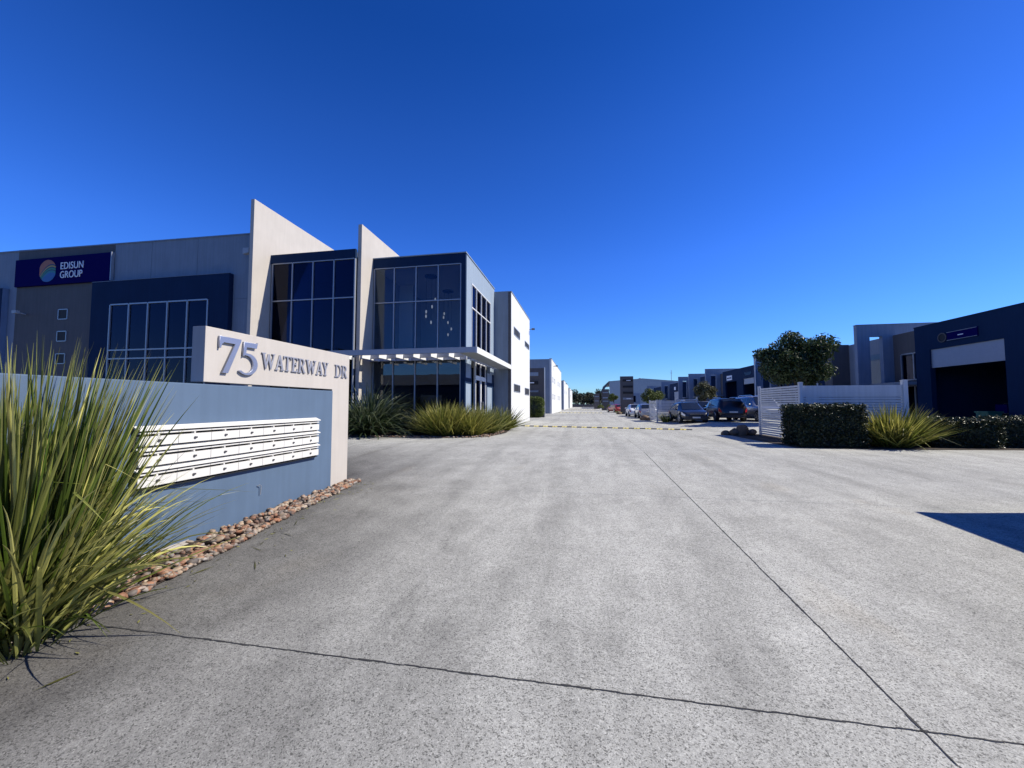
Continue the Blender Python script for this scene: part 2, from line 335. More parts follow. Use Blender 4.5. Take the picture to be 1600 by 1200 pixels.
def slab(x0, x1, y0, y1):
    mb = sheet(x0 + G, x1 - G, y0 + G, y1 - G, 0, XC, YC)
    n = len(mb.v); 
    xs = sorted(set(v[0] for v in mb.v)); ys = sorted(set(v[1] for v in mb.v)); nx = len(xs); ny = len(ys)
    # worn edges: a skirt down into the joint
    ring = [i for i in range(nx)] + [j * nx + nx - 1 for j in range(1, ny)] + [(ny - 1) * nx + i for i in range(nx - 2, -1, -1)] + [j * nx for j in range(ny - 2, 0, -1)]
    low = [(mb.v[i][0], mb.v[i][1], mb.v[i][2] - 0.12) for i in ring]
    b = len(mb.v); mb.v += low
    for k in range(len(ring)):
        k2 = (k + 1) % len(ring); mb.f.append((ring[k], b + k, b + k2, ring[k2])); mb.m.append(0); mb.c.append(None)
    return mb.build('slab', M['concrete'], drive)
for i in range(len(xcuts) - 1):
    for j in range(len(ycuts) - 1): slab(xcuts[i], xcuts[i + 1], ycuts[j], ycuts[j + 1])
# ragged lips of the saw cuts (crumbled joint edges), as tiny dark chips of filler
ch = MB()
rr = random.Random(3)
def chips(ax, c, a, b, step):
    t = a
    while t < b:
        w = rr.uniform(0.004, 0.007) if rr.random() < 0.85 else rr.uniform(0.008, 0.013); l = rr.uniform(0.03, 0.11); o = rr.uniform(-0.004, 0.004)
        if ax == 'x': x0, x1, y0, y1 = c + o - w / 2, c + o + w / 2, t, t + l
        else: x0, x1, y0, y1 = t, t + l, c + o - w / 2, c + o + w / 2
        q = [(x0, y0), ((x0 + x1) / 2, y0 - .004), (x1, y0), (x1 + .002, (y0 + y1) / 2), (x1, y1), (x0, y1), (x0 - .003, (y0 + y1) / 2)]
        ch.add([(x, y, gz(x, y) + 0.0035) for x, y in q], [tuple(range(7))]); t += l * rr.uniform(0.8, 1.0)
chips('y', 2.48, -3.9, 7, 1); chips('x', 1.73, 0.5, 12, 1)
o = ch.build('joint_crumb', M['joint'], drive); o['kind'] = 'stuff'

# ------------------------------------------------------------------ stone bed along the sign wall
def edge_x(y): return -3.92 + (0.0 if y < 3 else -0.13 * (y - 3)) + 0.03 * math.sin(y * 2.1)
ys = [0.6 + 0.25 * k for k in range(27)] + [7.3]
mb = MB(); vs = []
for y in ys: 
    for x in (-4.95, -4.5, edge_x(y)): vs.append((x, y, gz(x, y) + 0.012))
mb.add(vs, [(3 * i + k, 3 * i + k + 1, 3 * i + k + 4, 3 * i + k + 3) for i in range(len(ys) - 1) for k in range(2)])
bed = struct('garden_bed', mb, M['soil'])
def rock_mesh(seed, smooth=True, sub=2):
    bm = bmesh.new(); bmesh.ops.create_icosphere(bm, subdivisions=sub, radius=1.0)
    rd = random.Random(seed); off = Vector((rd.random() * 50, rd.random() * 50, rd.random() * 50))
    planes = [(Vector((rd.gauss(0, 1), rd.gauss(0, 1), rd.gauss(0, 1))).normalized(), rd.uniform(0.62, 0.85)) for _ in range(5)]
    for v in bm.verts:
        p = v.co.copy(); p *= 1 + 0.28 * noise.noise(p * 0.9 + off)
        for n, d in planes:
            e = p.dot(n) - d
            if e > 0: p -= n * e * 0.85
        v.co = p
    me = bpy.data.meshes.new('stone'); bm.to_mesh(me); bm.free(); me.polygons.foreach_set('use_smooth', [smooth] * len(me.polygons)); me.materials.append(M['stone']); return me
rms = [rock_mesh(k, True, 2 if k < 4 else 1) for k in range(8)]
rr = random.Random(11)
cand = []
for k in range(1100):
    y = rr.uniform(1.4, 7.25); x = rr.uniform(-4.62, edge_x(y) - 0.01)
    if rr.random() < 0.25: x = edge_x(y) + rr.uniform(-0.07, 0.01)
    s = rr.uniform(0.020, 0.050) * (1.3 if rr.random() < 0.16 else 1)
    cand.append((x, y, s, rr.random()))
cand.sort(key=lambda c: -c[2] / (c[0] ** 2 + c[1] ** 2))
rest = MB()
for k, (x, y, s, q) in enumerate(cand):
    pile = 0.05 * max(0, min(1, (edge_x(y) - x) / 0.25)) * rr.random()
    loc = Vector((x, y, gz(x, y) + 0.008 + s * 0.4 + pile)); rot = (rr.uniform(-.4, .4), rr.uniform(-.4, .4), rr.uniform(0, 6.28)); sc = Vector((s * rr.uniform(0.9, 1.5), s * rr.uniform(0.8, 1.1), s * rr.uniform(0.5, 0.8)))
    if k < 300:
        o = link_mesh('stone', rms[k % 8], bed, loc); o.rotation_euler = rot; o.scale = sc
    else:
        from mathutils import Euler
        mt = Matrix.Translation(loc) @ Euler(rot).to_matrix().to_4x4() @ Matrix.Diagonal((*sc, 1)); me = rms[4 + k % 4]
        rest.add([mt @ v.co for v in me.vertices], [tuple(p.vertices) for p in me.polygons])
o = rest.build('stone', M['stone'], bed, smooth=True); o['kind'] = 'stuff'

# ------------------------------------------------------------------ entry sign wall
blue = T('entry_wall', 'blue rendered entry wall holding the white mailboxes beside the driveway', 'wall', (-4.75, 4, -0.4))
blue.part('wall_body', bx(-4.9, -4.63, 1.25, 6.6, -0.6, 1.655), M['signblue'], bevel=0.012)
blue.part('base_strip', bx(-4.628, -4.618, 3.35, 3.95, -0.4, -0.2), M['beige'])
mb = MB(); mb.tube([(-4.62, 4.92, 0.23), (-4.6, 4.94, 0.245), (-4.6, 4.97, 0.225), (-4.61, 4.97, 0.1)], 0.006, 6); blue.part('wire_stub', mb, M['alu'])
be = T('address_wall', 'beige rendered wall with metal numbers 75 behind the blue mailbox wall', 'wall', (-4.8, 6.9, -0.2))
be.part('wall_body', MB().prism([(4.09, 1.685), (6.63, 1.685), (6.63, -0.6), (7.16, -0.6), (7.16, 2.39), (4.09, 2.39)], 'x', -4.86, -4.665), M['beige'], bevel=0.008)

# letters: outlines of roman capitals
def arc(cx, cy, rx, ry, a0, a1, n=14): return [(cx + rx * math.cos(R(a0 + (a1 - a0) * k / n)), cy + ry * math.sin(R(a0 + (a1 - a0) * k / n))) for k in range(n + 1)]
GL = {
 'T': (0.72, [[(0, 1), (0, .76), (.035, .76), (.08, .9), (.14, .945), (.295, .945), (.295, .07), (.19, .04), (.19, 0), (.53, 0), (.53, .04), (.425, .07), (.425, .945), (.58, .945), (.64, .9), (.685, .76), (.72, .76), (.72, 1)]]),
 'E': (0.63, [[(0, 0), (0, .04), (.1, .07), (.1, .93), (0, .96), (0, 1), (.58, 1), (.58, .78), (.54, .78), (.5, .9), (.43, .945), (.23, .945), (.23, .55), (.38, .55), (.42, .6), (.42, .66), (.46, .66), (.46, .38), (.42, .38), (.42, .44), (.38, .49), (.23, .49), (.23, .06), (.46, .06), (.54, .11), (.59, .25), (.63, .25), (.6, 0)]]),
 'A': (0.80, [[(0, 0), (0, .04), (.08, .07), (.36, 1), (.45, 1), (.72, .07), (.8, .04), (.8, 0), (.48, 0), (.48, .04), (.57, .07), (.51, .3), (.225, .3), (.16, .07), (.26, .04), (.26, 0)], [(.245, .365), (.49, .365), (.37, .78)]]),
 'W': (1.13, [[(0, 1), (0, .96), (.07, .93), (.31, 0), (.385, 0), (.57, .62), (.745, 0), (.82, 0), (1.06, .93), (1.13, .96), (1.13, 1), (.87, 1), (.87, .96), (.98, .93), (.825, .3), (.64, .95), (.54, .95), (.39, .3), (.215, .93), (.32, .96), (.32, 1)]]),
 'Y': (0.74, [[(0, 1), (0, .96), (.07, .93), (.305, .45), (.305, .07), (.2, .04), (.2, 0), (.54, 0), (.54, .04), (.435, .07), (.435, .45), (.66, .93), (.74, .96), (.74, 1), (.5, 1), (.5, .96), (.59, .93), (.41, .55), (.22, .93), (.3, .96), (.3, 1)]]),
 'D': (0.80, [[(0, 0), (0, .04), (.1, .07), (.1, .93), (0, .96), (0, 1)] + arc(.35, .5, .45, .5, 90, -90), [(.23, .06), (.23, .94)] + arc(.34, .5, .31, .44, 90, -90)]),
 'R': (0.76, [[(0, 0), (0, .04), (.1, .07), (.1, .93), (0, .96), (0, 1)] + arc(.36, .74, .28, .26, 90, -70, 10) + [(.68, .07), (.76, .04), (.76, 0), (.56, 0), (.30, .455), (.23, .455), (.23, .07), (.32, .04), (.32, 0)], [(.23, .52), (.23, .94)] + arc(.33, .73, .17, .21, 90, -90, 10)]),
 '7': (0.62, [[(0, 1), (0, .68), (.035, .68), (.06, .79), (.12, .845), (.45, .845), (.10, 0), (.26, 0), (.62, .95), (.62, 1)]]),
 '5': (0.62, [[(.12, 1), (.56, 1), (.585, 1.03), (.55, .85), (.20, .85), (.185, .66)] + arc(.24, .325, .36, .335, 78, -135, 20) + [(-.02, .10), (.03, .12)] + arc(.2, .32, .255, .275, -105, 75, 16) + [(.15, .60), (.09, .56)]]),
}
def glyph(ch_, y0, z0, w, h, x, depth, mat, parent, off):
    wd, loops = GL[ch_]; cu = bpy.data.curves.new('letter', 'CURVE'); cu.dimensions = '2D'; cu.fill_mode = 'BOTH'; cu.extrude = depth / 2; cu.bevel_depth = 0.0015; cu.bevel_resolution = 1
    for lp in loops:
        sp = cu.splines.new('POLY'); sp.points.add(len(lp) - 1); sp.use_cyclic_u = True
        for i, (px, pz) in enumerate(lp): sp.points[i].co = (px / wd * w, pz * h, 0, 1)
    t = bpy.data.objects.new('tmp', cu); COL.objects.link(t); dg = bpy.context.evaluated_depsgraph_get()
    me = bpy.data.meshes.new_from_object(t.evaluated_get(dg)); bpy.data.objects.remove(t)
    for v in me.vertices: a, b_, c = v.co; v.co = (x + c - off[0], y0 + a - off[1], z0 + b_ - off[2])
    me.materials.clear(); me.materials.append(mat); o = link_mesh('letter', me, parent); return o
for c, y0, z0, w, h in (('7', 4.26, 1.815, .32, .475), ('5', 4.575, 1.815, .30, .455)): glyph(c, y0, z0, w, h, -4.645, 0.03, M['letter'], be.o, be.loc)
x = 4.955
for c in 'WATERWAY':
    h = 0.235 if c != 'Z' else 0.2; w = GL[c][0] * 0.22; glyph(c, x, 1.93, w, h, -4.652, 0.016, M['letters'], be.o, be.loc); x += w + 0.013 - (0.022 if c in 'A' else 0)
glyph('D', 6.68, 1.925, .19, .235, -4.652, 0.016, M['letters'], be.o, be.loc); glyph('R', 6.885, 1.925, .185, .235, -4.652, 0.016, M['letters'], be.o, be.loc)

# mailboxes
mbk = T('mailbox_bank', 'bank of twenty one cream metal mailboxes in three rows on the blue wall', 'mailboxes', (-4.6, 4.7, 0.52))
mbk.part('backing', bx(-4.628, -4.60, 3.30, 6.15, 0.50, 1.15), M['black'])
rowh = 0.2167
for r_ in range(3):
    zt = 1.165 - r_ * rowh
    mbk.part('hood', MB().prism([(-4.627, zt + .006), (-4.533, zt - .035), (-4.533, zt - .045), (-4.60, zt - .03), (-4.627, zt - .03)], 'y', 3.315 - .01, 6.15), M['mail'])
    for c in range(7):
        y0 = 3.325 + c * 0.402; y1 = y0 + 0.397; b = MB()
        z1 = zt - 0.062; z0 = zt - rowh + 0.008
        b.box(-4.60, -4.553, y0, y1, z1 - 0.018, z1)          # flap strip
        b.box(-4.60, -4.553, y0, y1, z0 + .004, z1 - 0.044)           # door
        b.box(-4.60, -4.556, y0 + .18, y0 + .2, z1 - 0.042, z1 - 0.022)
        bo = mbk.part('mailbox', b, M['mail'])
        mbk.part('lock', MB().cyl((-4.5535, y0 + .19, z0 + .052), (1, 0, 0), 0.016, 0.008, 12), M['lock'], bo)
        mbk.part('number_plate', bx(-4.554, -4.5515, y0 + .205, y0 + .222, z0 + .045, z0 + .064), M['lock'], bo)
mbk.part('shadow_channel', bx(-4.625, -4.575, 3.29, 6.14, 0.493, 0.503), M['black'])

# ------------------------------------------------------------------ main office building
ob = T('office_building', 'two storey office building with tall beige fin walls and glass corner box', 'building', (-12, 22, 0))
def W(name, mb_, mat, parent=None, **k): return ob.part(name, mb_, mat, parent, **k)
def curtain(T_, axis, pos, xs, zs, thick, inw, fr=0.05, gl='glass', frame='alu', parent=None, pname='window', solid=None):
    """grid of panes: axis 'y' = plane y=pos, columns along x. inw = direction of the inside (+1/-1)"""
    f = MB()
    def b(a0, a1, z0, z1, d0, d1):
        lo, hi = sorted((pos + inw * d0, pos + inw * d1))
        return (a0, a1, lo, hi, z0, z1) if axis == 'y' else (lo, hi, a0, a1, z0, z1)
    for a in xs: f.box(*b(a - fr / 2, a + fr / 2, zs[0], zs[-1], -0.03, thick))
    for z in zs:
        for i in range(len(xs) - 1): f.box(*b(xs[i] + fr / 2, xs[i + 1] - fr / 2, z - fr / 2, z + fr / 2, -0.028, thick))
    w = T_.part(pname, f, M[frame], parent)
    for i in range(len(xs) - 1):
        for j in range(len(zs) - 1):
            if solid and (i, j) in solid: continue
            T_.part('pane', bx(*b(xs[i] + fr / 2 - .005, xs[i + 1] - fr / 2 + .005, zs[j] + fr / 2 - .005, zs[j + 1] - fr / 2 + .005, 0.03, 0.042)), M[gl], w)
    return w
# fins
W('fin_wall', MB().prism([(16.06, -.1), (16.06, 11.47), (26, 11.3), (26, -.1)], 'x', -15.97, -15.77), M['beige'], bevel=0.01)
W('fin_wall', MB().prism([(17.36, -.1), (17.36, 10.38), (24.83, 10.2), (24.83, -.1)], 'x', -10.98, -10.78), M['beige'], bevel=0.01)
# corner glass box
W('fascia', bx(-10.78, -5.742, 18.46, 18.62, 8.5, 9.0), M['navy'])
W('corner_column', bx(-5.97, -5.742, 18.46, 18.62, 0, 8.5), M['navy'])
W('roof', bx(-10.77, -5.76, 18.63, 24.8, 8.72, 8.95), M['roof'])
W('parapet_cap', MB().box(-5.80, -5.70, 18.42, 24.83, 9.0, 9.05).box(-10.77, -5.80, 18.42, 18.5, 9.0, 9.045), M['pale'])
xs1 = [-10.70, -9.59, -8.39, -7.19, -5.99]
curtain(ob, 'y', 18.5, xs1, [4.0, 6.66, 8.48], 0.08, 1)
curtain(ob, 'y', 18.5, xs1, [0.12, 3.68], 0.08, 1, gl='glassmid')
W('spandrel', bx(-10.77, -5.98, 18.52, 18.6, 3.70, 3.98), M['navy'])
sidew = MB()
sidew.box(-5.95, -5.74, 18.63, 19.5, 3.3, 9.0).box(-5.95, -5.74, 19.5, 23.72, 7.78, 9.0).box(-5.95, -5.74, 23.72, 24.83, 3.3, 9.0).box(-5.95, -5.74, 19.5, 23.72, 3.72, 4.28)
W('side_wall', sidew, M['pale'])
curtain(ob, 'x', -5.74, [19.53, 20.45, 21.5, 22.65, 23.69], [4.3, 6.5, 7.75], 0.08, -1, 0.05, 'glassdark', 'alu_white')
for a, b_ in ((18.63, 19.48), (23.0, 24.2)):
    W('side_panel', bx(-5.95, -5.74, a, b_, 2.75, 3.3), M['pale']); W('side_panel', bx(-5.95, -5.74, a, b_, 0, 2.45), M['pale']); W('navy_trim', bx(-5.95, -5.745, a, b_, 2.45, 2.75), M['navy'])
for a, b_ in ((19.48, 19.7), (22.7, 23.0), (24.2, 24.83)): W('navy_trim', bx(-5.95, -5.75, a, b_, 0, 3.3), M['navy'])
curtain(ob, 'x', -5.76, [20.4, 21.45, 22.6], [2.95, 3.68], 0.08, -1, 0.06, 'glassdark', 'alu_white')
dr = curtain(ob, 'x', -5.76, [20.4, 21.45], [0.05, 2.78], 0.08, -1, 0.09, 'glassdark', 'alu_white', None, 'door')
W('handle', MB().tube([(-5.68, 21.3, 0.9), (-5.66, 21.3, 0.95), (-5.66, 21.3, 1.5), (-5.68, 21.3, 1.55)], 0.015), M['alu'], dr)
dr = curtain(ob, 'x', -5.76, [21.55, 22.6], [0.05, 2.78], 0.08, -1, 0.09, 'glassdark', 'alu_white', None, 'door')
W('handle', MB().tube([(-5.68, 21.7, 0.9), (-5.66, 21.7, 0.95), (-5.66, 21.7, 1.5), (-5.68, 21.7, 1.55)], 0.015), M['alu'], dr)
W('door_head', bx(-5.84, -5.73, 20.36, 22.66, 2.80, 2.92), M['alu_white'])
W('floor_slab', bx(-10.76, -5.96, 18.64, 24.82, 3.7, 3.95), M['ceil'])
W('ceiling', bx(-10.76, -5.96, 18.64, 24.82, 8.50, 8.7), M['ceil'])
W('partition', bx(-10.76, -9.9, 21.4, 21.5, 3.95, 8.5).box(-10.76, -5.96, 24.6, 24.8, 3.95, 8.5), M['room'])
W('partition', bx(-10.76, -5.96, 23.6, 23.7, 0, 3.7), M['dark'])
W('floor', bx(-16, -5.8, 18.65, 24.8, 0.0, 0.06), M['room'])
# second glazed bay
W('fascia', bx(-15.77, -10.98, 17.16, 17.32, 8.62, 9.07), M['navy'])
W('roof', bx(-15.77, -10.98, 17.32, 24.8, 8.72, 8.95), M['roof'])
xs2 = [-15.66, -14.5, -13.33, -12.16, -11.02]
curtain(ob, 'y', 17.2, xs2, [4.0, 6.66, 8.6], 0.08, 1, gl='glassdark')
curtain(ob, 'y', 17.2, xs2, [0.12, 3.68], 0.08, 1, gl='glassdark')
W('spandrel', bx(-15.76, -10.99, 17.22, 17.3, 3.70, 3.98), M['navy'])
W('floor_slab', bx(-15.76, -10.99, 17.35, 24.8, 3.7, 3.95), M['room'])
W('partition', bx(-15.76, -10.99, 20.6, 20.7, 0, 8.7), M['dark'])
# white block behind
wb = MB().box(-30, -4.6, 24.84, 33.6, 0, 8.8)
W('side_block', MB().box(-30, -4.6, 24.84, 33.6, -.1, 8.77), M['white'])
W('parapet_cap', bx(-30, -4.57, 24.81, 33.63, 8.77, 8.83), M['midgrey'])
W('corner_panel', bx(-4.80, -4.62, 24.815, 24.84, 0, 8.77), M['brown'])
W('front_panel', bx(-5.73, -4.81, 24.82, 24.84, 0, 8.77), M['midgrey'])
for (a, b_, z0, z1) in ((25.75, 28.2, 6.15, 6.66), (30.75, 33.15, 6.1, 6.5), (25.75, 28.3, 2.28, 2.78), (30.7, 33.1, 2.2, 2.72)):
    w = curtain(ob, 'x', -4.6, [a, (a + b_ * 3) / 4, b_], [z0, z1], 0.0, -1, 0.05, 'glassdark', 'alu')
    W('backing', bx(-4.598, -4.594, a, b_, z0, z1), M['black'], w)
def flood(T_, x, y, z, dx, dy):
    T_.part('floodlight', MB().tube([(x, y, z), (x + dx * .35, y + dy * .35, z + .05)], 0.025).box(x + dx * .35 - .13, x + dx * .35 + .13, y + dy * .35 - .12, y + dy * .35 + .12, z - .02, z + .1), M['lock'])
flood(ob, -4.6, 33.4, 7.9, 1, 0)
# long grey left wing
W('wing_wall', MB().prism([(-50, 0), (-32.2, 0), (-32.2, 10.36), (-50, 10.5)], 'y', 16.75, 16.95), M['midgrey'])
W('wing_wall', MB().prism([(-32.2, 0), (-25.2, 0), (-25.2, 10.22), (-32.2, 10.36)], 'y', 16.74, 16.95), M['brown'], )
WX0, WX1 = -24.95, -18.74
for a, b_ in ((-25.2, -22.75), (-22.73, -19.8), (-19.78, -15.97)):
    za = 10.22 - (a + 25.2) * 0.018; zb = 10.22 - (b_ + 25.2) * 0.018
    W('wall_panel', MB().prism([(a, 6.77), (b_, 6.77), (b_, zb), (a, za)], 'y', 16.75, 16.95), M['midgrey'])
W('lower_wall', bx(-25.2, WX0, 16.75, 16.95, 0, 6.76), M['midgrey']); W('lower_wall', bx(WX1, -15.97, 16.75, 16.95, 0, 6.76), M['midgrey']); W('lower_wall', bx(WX0, WX1, 16.75, 16.95, 0, 0.9), M['midgrey'])
W('room_back', bx(-26, -17, 21, 21.1, 0, 8), M['room']); W('room_side', bx(-26.1, -26, 16.96, 21, 0, 8), M['room']); W('room_side', bx(-17, -16.9, 16.96, 21, 0, 8), M['room']); W('room_ceiling', bx(-26, -17, 16.96, 21, 6.9, 7.0), M['ceil']); W('room_floor', bx(-26, -17, 16.96, 21, 3.85, 4.1), M['room'])
W('parapet_cap', MB().prism([(-50, 10.5), (-15.98, 10.05), (-15.98, 10.11), (-50, 10.56)], 'y', 16.71, 16.99), M['portal'])
W('roof', bx(-50, -16, 16.96, 33, 8.9, 9.1), M['roof'])
W('wing_back', bx(-50, -30.1, 33, 33.2, 0, 9), M['midgrey'])
# framed blue window boxes of the wing
def bluebox(x0, x1):
    b = MB(); wx0, wx1 = x0 + 1.33, x1 - 1.2
    b.box(x0, wx0, 16.49, 16.74, 0, 8.03).box(wx1, x1, 16.49, 16.74, 0, 8.03).box(wx0, wx1, 16.49, 16.74, 6.76, 8.03).box(wx0, wx1, 16.49, 16.74, 0, 0.9)
    W('window_box', b, M['navy'])
    W('box_cap', bx(x0 - .01, x1 + .01, 16.47, 16.74, 8.03, 8.06), M['slate'])
    n = 5; xs = [wx0 + (wx1 - wx0) * k / n for k in range(n + 1)]
    curtain(ob, 'y', 16.49, xs, [0.92, 3.82, 4.28, 6.74], 0.06, 1, 0.07, 'glassdark', 'alu')
    for a, c in ((xs[0] + .05, xs[1] - .1), (xs[2] - .35, xs[3] - .3), (xs[4] - .3, xs[4] + .5)):
        k = int((c - a) / .09); pts = [(a + (c - a) * i / k, 17.15 + (0.03 if i % 2 else 0)) for i in range(k + 1)]
        m_ = MB(); m_.add([(p[0], p[1], z) for z in (1.0, 5.7) for p in pts], [(i, i + 1, i + k + 2, i + k + 1) for i in range(k)]); W('curtain', m_, M['curtain'])
# the wing wall has real openings behind the boxes: a dark room recess in front plane
bluebox(-26.28, -17.54)
b = MB(); b.box(-46, -32.8, 16.49, 16.74, 0, 8.08); W('window_box', b, M['navy'])
W('box_cap', bx(-46, -32.79, 16.47, 16.74, 8.08, 8.11), M['slate'])
W('box_side', bx(-32.8, -32.78, 16.49, 16.74, 0, 8.08), M['slate'])  # sunlit look painted on: this side is lighter than the box's own navy
W('box_side', bx(-17.54, -17.52, 16.49, 16.74, 0, 8.03), M['navy'])
for zt, in ((6.72,), (5.48,), (4.22,)):
    w = curtain(ob, 'y', 16.74, [-28.95, -28.3], [zt - .55, zt], 0.0, 1, 0.05, 'glassdark', 'alu'); 
    W('backing', bx(-28.95, -28.3, 16.733, 16.737, zt - .55, zt), M['black'], w)
W('floodlight', MB().tube([(-16.35, 16.75, 8.95), (-16.35, 16.4, 9.0)], 0.03).prism([(-16.55, 8.85), (-16.2, 8.9), (-16.2, 9.15), (-16.55, 9.15)], 'y', 16.25, 16.45), M['awn'])
W('floodlight', MB().tube([(-31.4, 16.75, 6.55), (-31.4, 16.4, 6.6)], 0.03).box(-31.55, -31.25, 16.25, 16.42, 6.52, 6.68), M['awn'])

# pergola awning, a part of the building
pg = W('awning', MB().box(-15.9, -4.66, 16.55, 16.7, 3.70, 3.95).box(-10.78, -5.62, 18.28, 18.42, 3.6, 3.9).box(-15.7, -5.5, 17.42, 17.5, 3.62, 3.8), M['awn'])
W('fascia_board', bx(-4.66, -4.6, 16.55, 24.80, 3.68, 3.95), M['white'], pg)
W('soffit', bx(-5.45, -4.66, 16.7, 24.80, 3.70, 3.76), M['awn'], pg)
xk = -15.4
while xk < -5.5:
    y1 = 18.28 if xk > -10.8 else 17.15
    W('slat', bx(xk, xk + .05, 16.7, 17.42, 3.58, 3.86), M['alu_white'], pg)
    if y1 > 17.6: W('slat', bx(xk + .0, xk + .05, 17.5, y1, 3.58, 3.86), M['alu_white'], pg)
    xk += 0.855
yk = 18.7
while yk < 24.7: W('slat', bx(-5.73, -5.45, yk, yk + .05, 3.66, 3.84), M['awn'], pg); yk += 0.62

# company sign board
sb = T('sign_board', 'navy company sign board reading EDISUN GROUP high on the grey wing', 'sign', (-28.7, 16.6, 8.9))
sb.part('board', bx(-32.15, -25.25, 16.60, 16.73, 8.14, 9.70), M['signnavy'])
sb.part('edge_strip', bx(-25.25, -25.2, 16.58, 16.73, 8.14, 9.72), M['alu'])
def text(t, size, x, y, z, mat, parent, off, name='lettering', ext=0.01, sx=1.0, rot=(R(90), 0, 0), bold=0.0):
    cu = bpy.data.curves.new('txt', 'FONT'); cu.body = t; cu.size = size; cu.extrude = ext; cu.offset = bold; cu.space_character = 1.02
    o = bpy.data.objects.new('tmp', cu); COL.objects.link(o); dg = bpy.context.evaluated_depsgraph_get()
    me = bpy.data.meshes.new_from_object(o.evaluated_get(dg)); bpy.data.objects.remove(o); me.materials.clear(); me.materials.append(mat)
    w = max(v.co.x for v in me.vertices) - min(v.co.x for v in me.vertices)
    for v in me.vertices: v.co.x *= sx
    ob_ = link_mesh(name, me, parent, (x - off[0], y - off[1], z - off[2])); ob_.rotation_euler = rot; return ob_, w * sx
text('EDISUN', 0.56, -28.78, 16.585, 8.96, M['letterw'], sb.o, sb.loc, sx=0.86)
text('GROUP', 0.56, -28.78, 16.585, 8.46, M['letterw'], sb.o, sb.loc, sx=0.84)
# round emblem: disc with curved colour bands
bands = [(1.0, 0.62, (0.36, 0.09, 0.02)), (0.62, 0.50, (0.01, 0.01, 0.05)), (0.50, 0.38, (0.42, 0.26, 0.03)), (0.38, 0.28, (0.01, 0.01, 0.05)), (0.28, 0.12, (0.02, 0.20, 0.09)), (0.12, 0.04, (0.01, 0.01, 0.05)), (0.04, -0.15, (0.01, 0.16, 0.18)), (-0.15, -1.0, (0.01, 0.085, 0.28))]
cx, cz, rr_ = -29.70, 8.93, 0.63
for i, (hi, lo, colr) in enumerate(bands):
    def cv(t, x): return t - 0.55 * (x - 0.45) ** 2 * (1 if t < 1 else 0) - 0.02
    m_ = MB(); n = 28; top = []; bot = []
    for k in range(n + 1):
        x = -1 + 2 * k / n; ci = math.sqrt(max(0, 1 - x * x)); a = min(ci, cv(hi, x)) if hi < 1 else ci; b_ = max(-ci, cv(lo, x)) if lo > -1 else -ci
        a = max(-ci, a); b_ = min(ci, b_)
        if a > b_ + 1e-3: top.append((cx + x * rr_, cz + a * rr_)); bot.append((cx + x * rr_, cz + b_ * rr_))
    if len(top) > 1: m_.prism(bot + top[::-1], 'y', 16.588, 16.598); sb.part('emblem_band', m_, plain('emblem_colour', colr, 0.5))

# pendant lights in the corner box
def pendant(cx_, cy_, zs_, label, pos):
    t = T('pendant_light', label, 'pendant light', (cx_, cy_, 8.5), 'pendant lights in the corner glass box')
    t.part('ceiling_plate', MB().cyl((cx_, cy_, 8.44), (0, 0, 1), 0.34, 0.055, 28), M['black'])
    for (dx, dy, z) in pos:
        c = t.part('cord', MB().cyl((cx_ + dx, cy_ + dy, z + .12), (0, 0, 1), 0.006, 8.44 - z - .12, 6), M['black'])
        t.part('shade', MB().ball((cx_ + dx, cy_ + dy, z), 0.058, 10, 8, (0.8, 0.8, 1.7)), M['bulb'], c, smooth=True)
pendant(-8.25, 20.1, 0, 'nearer cluster of glass drop pendants below a dark round ceiling plate', [(0.27, 0.0, 7.17), (0.09, 0.0, 6.78), (-0.25, 0.0, 6.51), (-0.26, 0.0, 6.26), (0.04, 0.0, 5.91)])
pendant(-8.3, 23.0, 0, 'farther cluster of glass drop pendants deeper in the glazed room', [(-0.23, 0.0, 7.08), (-0.27, 0.0, 6.84), (0.02, 0.0, 6.5), (0.24, 0.0, 6.09), (0.03, 0.0, 5.74)])

# ------------------------------------------------------------------ far left white blocks
def block(x1, y0, y1, h, label, wins, small=False):
    t = T('white_block', label, 'building', (x1 - 8, (y0 + y1) / 2, 0), 'white blocks down the left of the driveway')
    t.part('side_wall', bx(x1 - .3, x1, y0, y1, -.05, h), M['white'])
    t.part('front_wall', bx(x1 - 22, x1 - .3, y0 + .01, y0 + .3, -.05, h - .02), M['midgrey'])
    t.part('roof', bx(x1 - 22, x1 - .3, y0 + .3, y1, h - .3, h - .1), M['roof'])
    t.part('parapet_cap', bx(x1 - .33, x1 + .03, y0 - .03, y1, h, h + .08), M['midgrey'])
    for (a, b_, z0, z1) in wins:
        w = curtain(t, 'x', x1, [a, b_], [z0, z1], 0.0, -1, 0.08, 'glassdark', 'alu')
    t.part('front_window', bx(x1 - 3.2, x1 - 2.2, y0 - .02, y0 + .01, 3.4, 6.8), M['glassdark'])
    t.part('floodlight', MB().tube([(x1, y0 + 4, h - .8), (x1 + .5, y0 + 4, h - .7)], 0.05).box(x1 + .35, x1 + .7, y0 + 3.85, y0 + 4.15, h - .85, h - .65), M['lock'])
    return t
block(-4.85, 60.5, 87, 8.49, 'nearest far white block just past the slatted pylon', [(62, 63.6, 5.0, 5.7), (66, 67.6, 5, 5.7), (75, 76.8, 5, 5.7), (80, 81.8, 5, 5.7), (62, 63.6, 2.3, 3), (66, 67.6, 2.3, 3), (75, 76.8, 2.3, 3), (80, 81.8, 2.3, 3)])
block(-5.3, 108, 140, 8.0, 'middle far white block with a dark front on the left of the driveway', [(112, 114, 4.6, 5.4), (122, 124, 4.6, 5.4)])
block(-5.5, 158, 195, 8.0, 'farthest small white block before the line of trees', [(165, 168, 4.6, 5.4)])

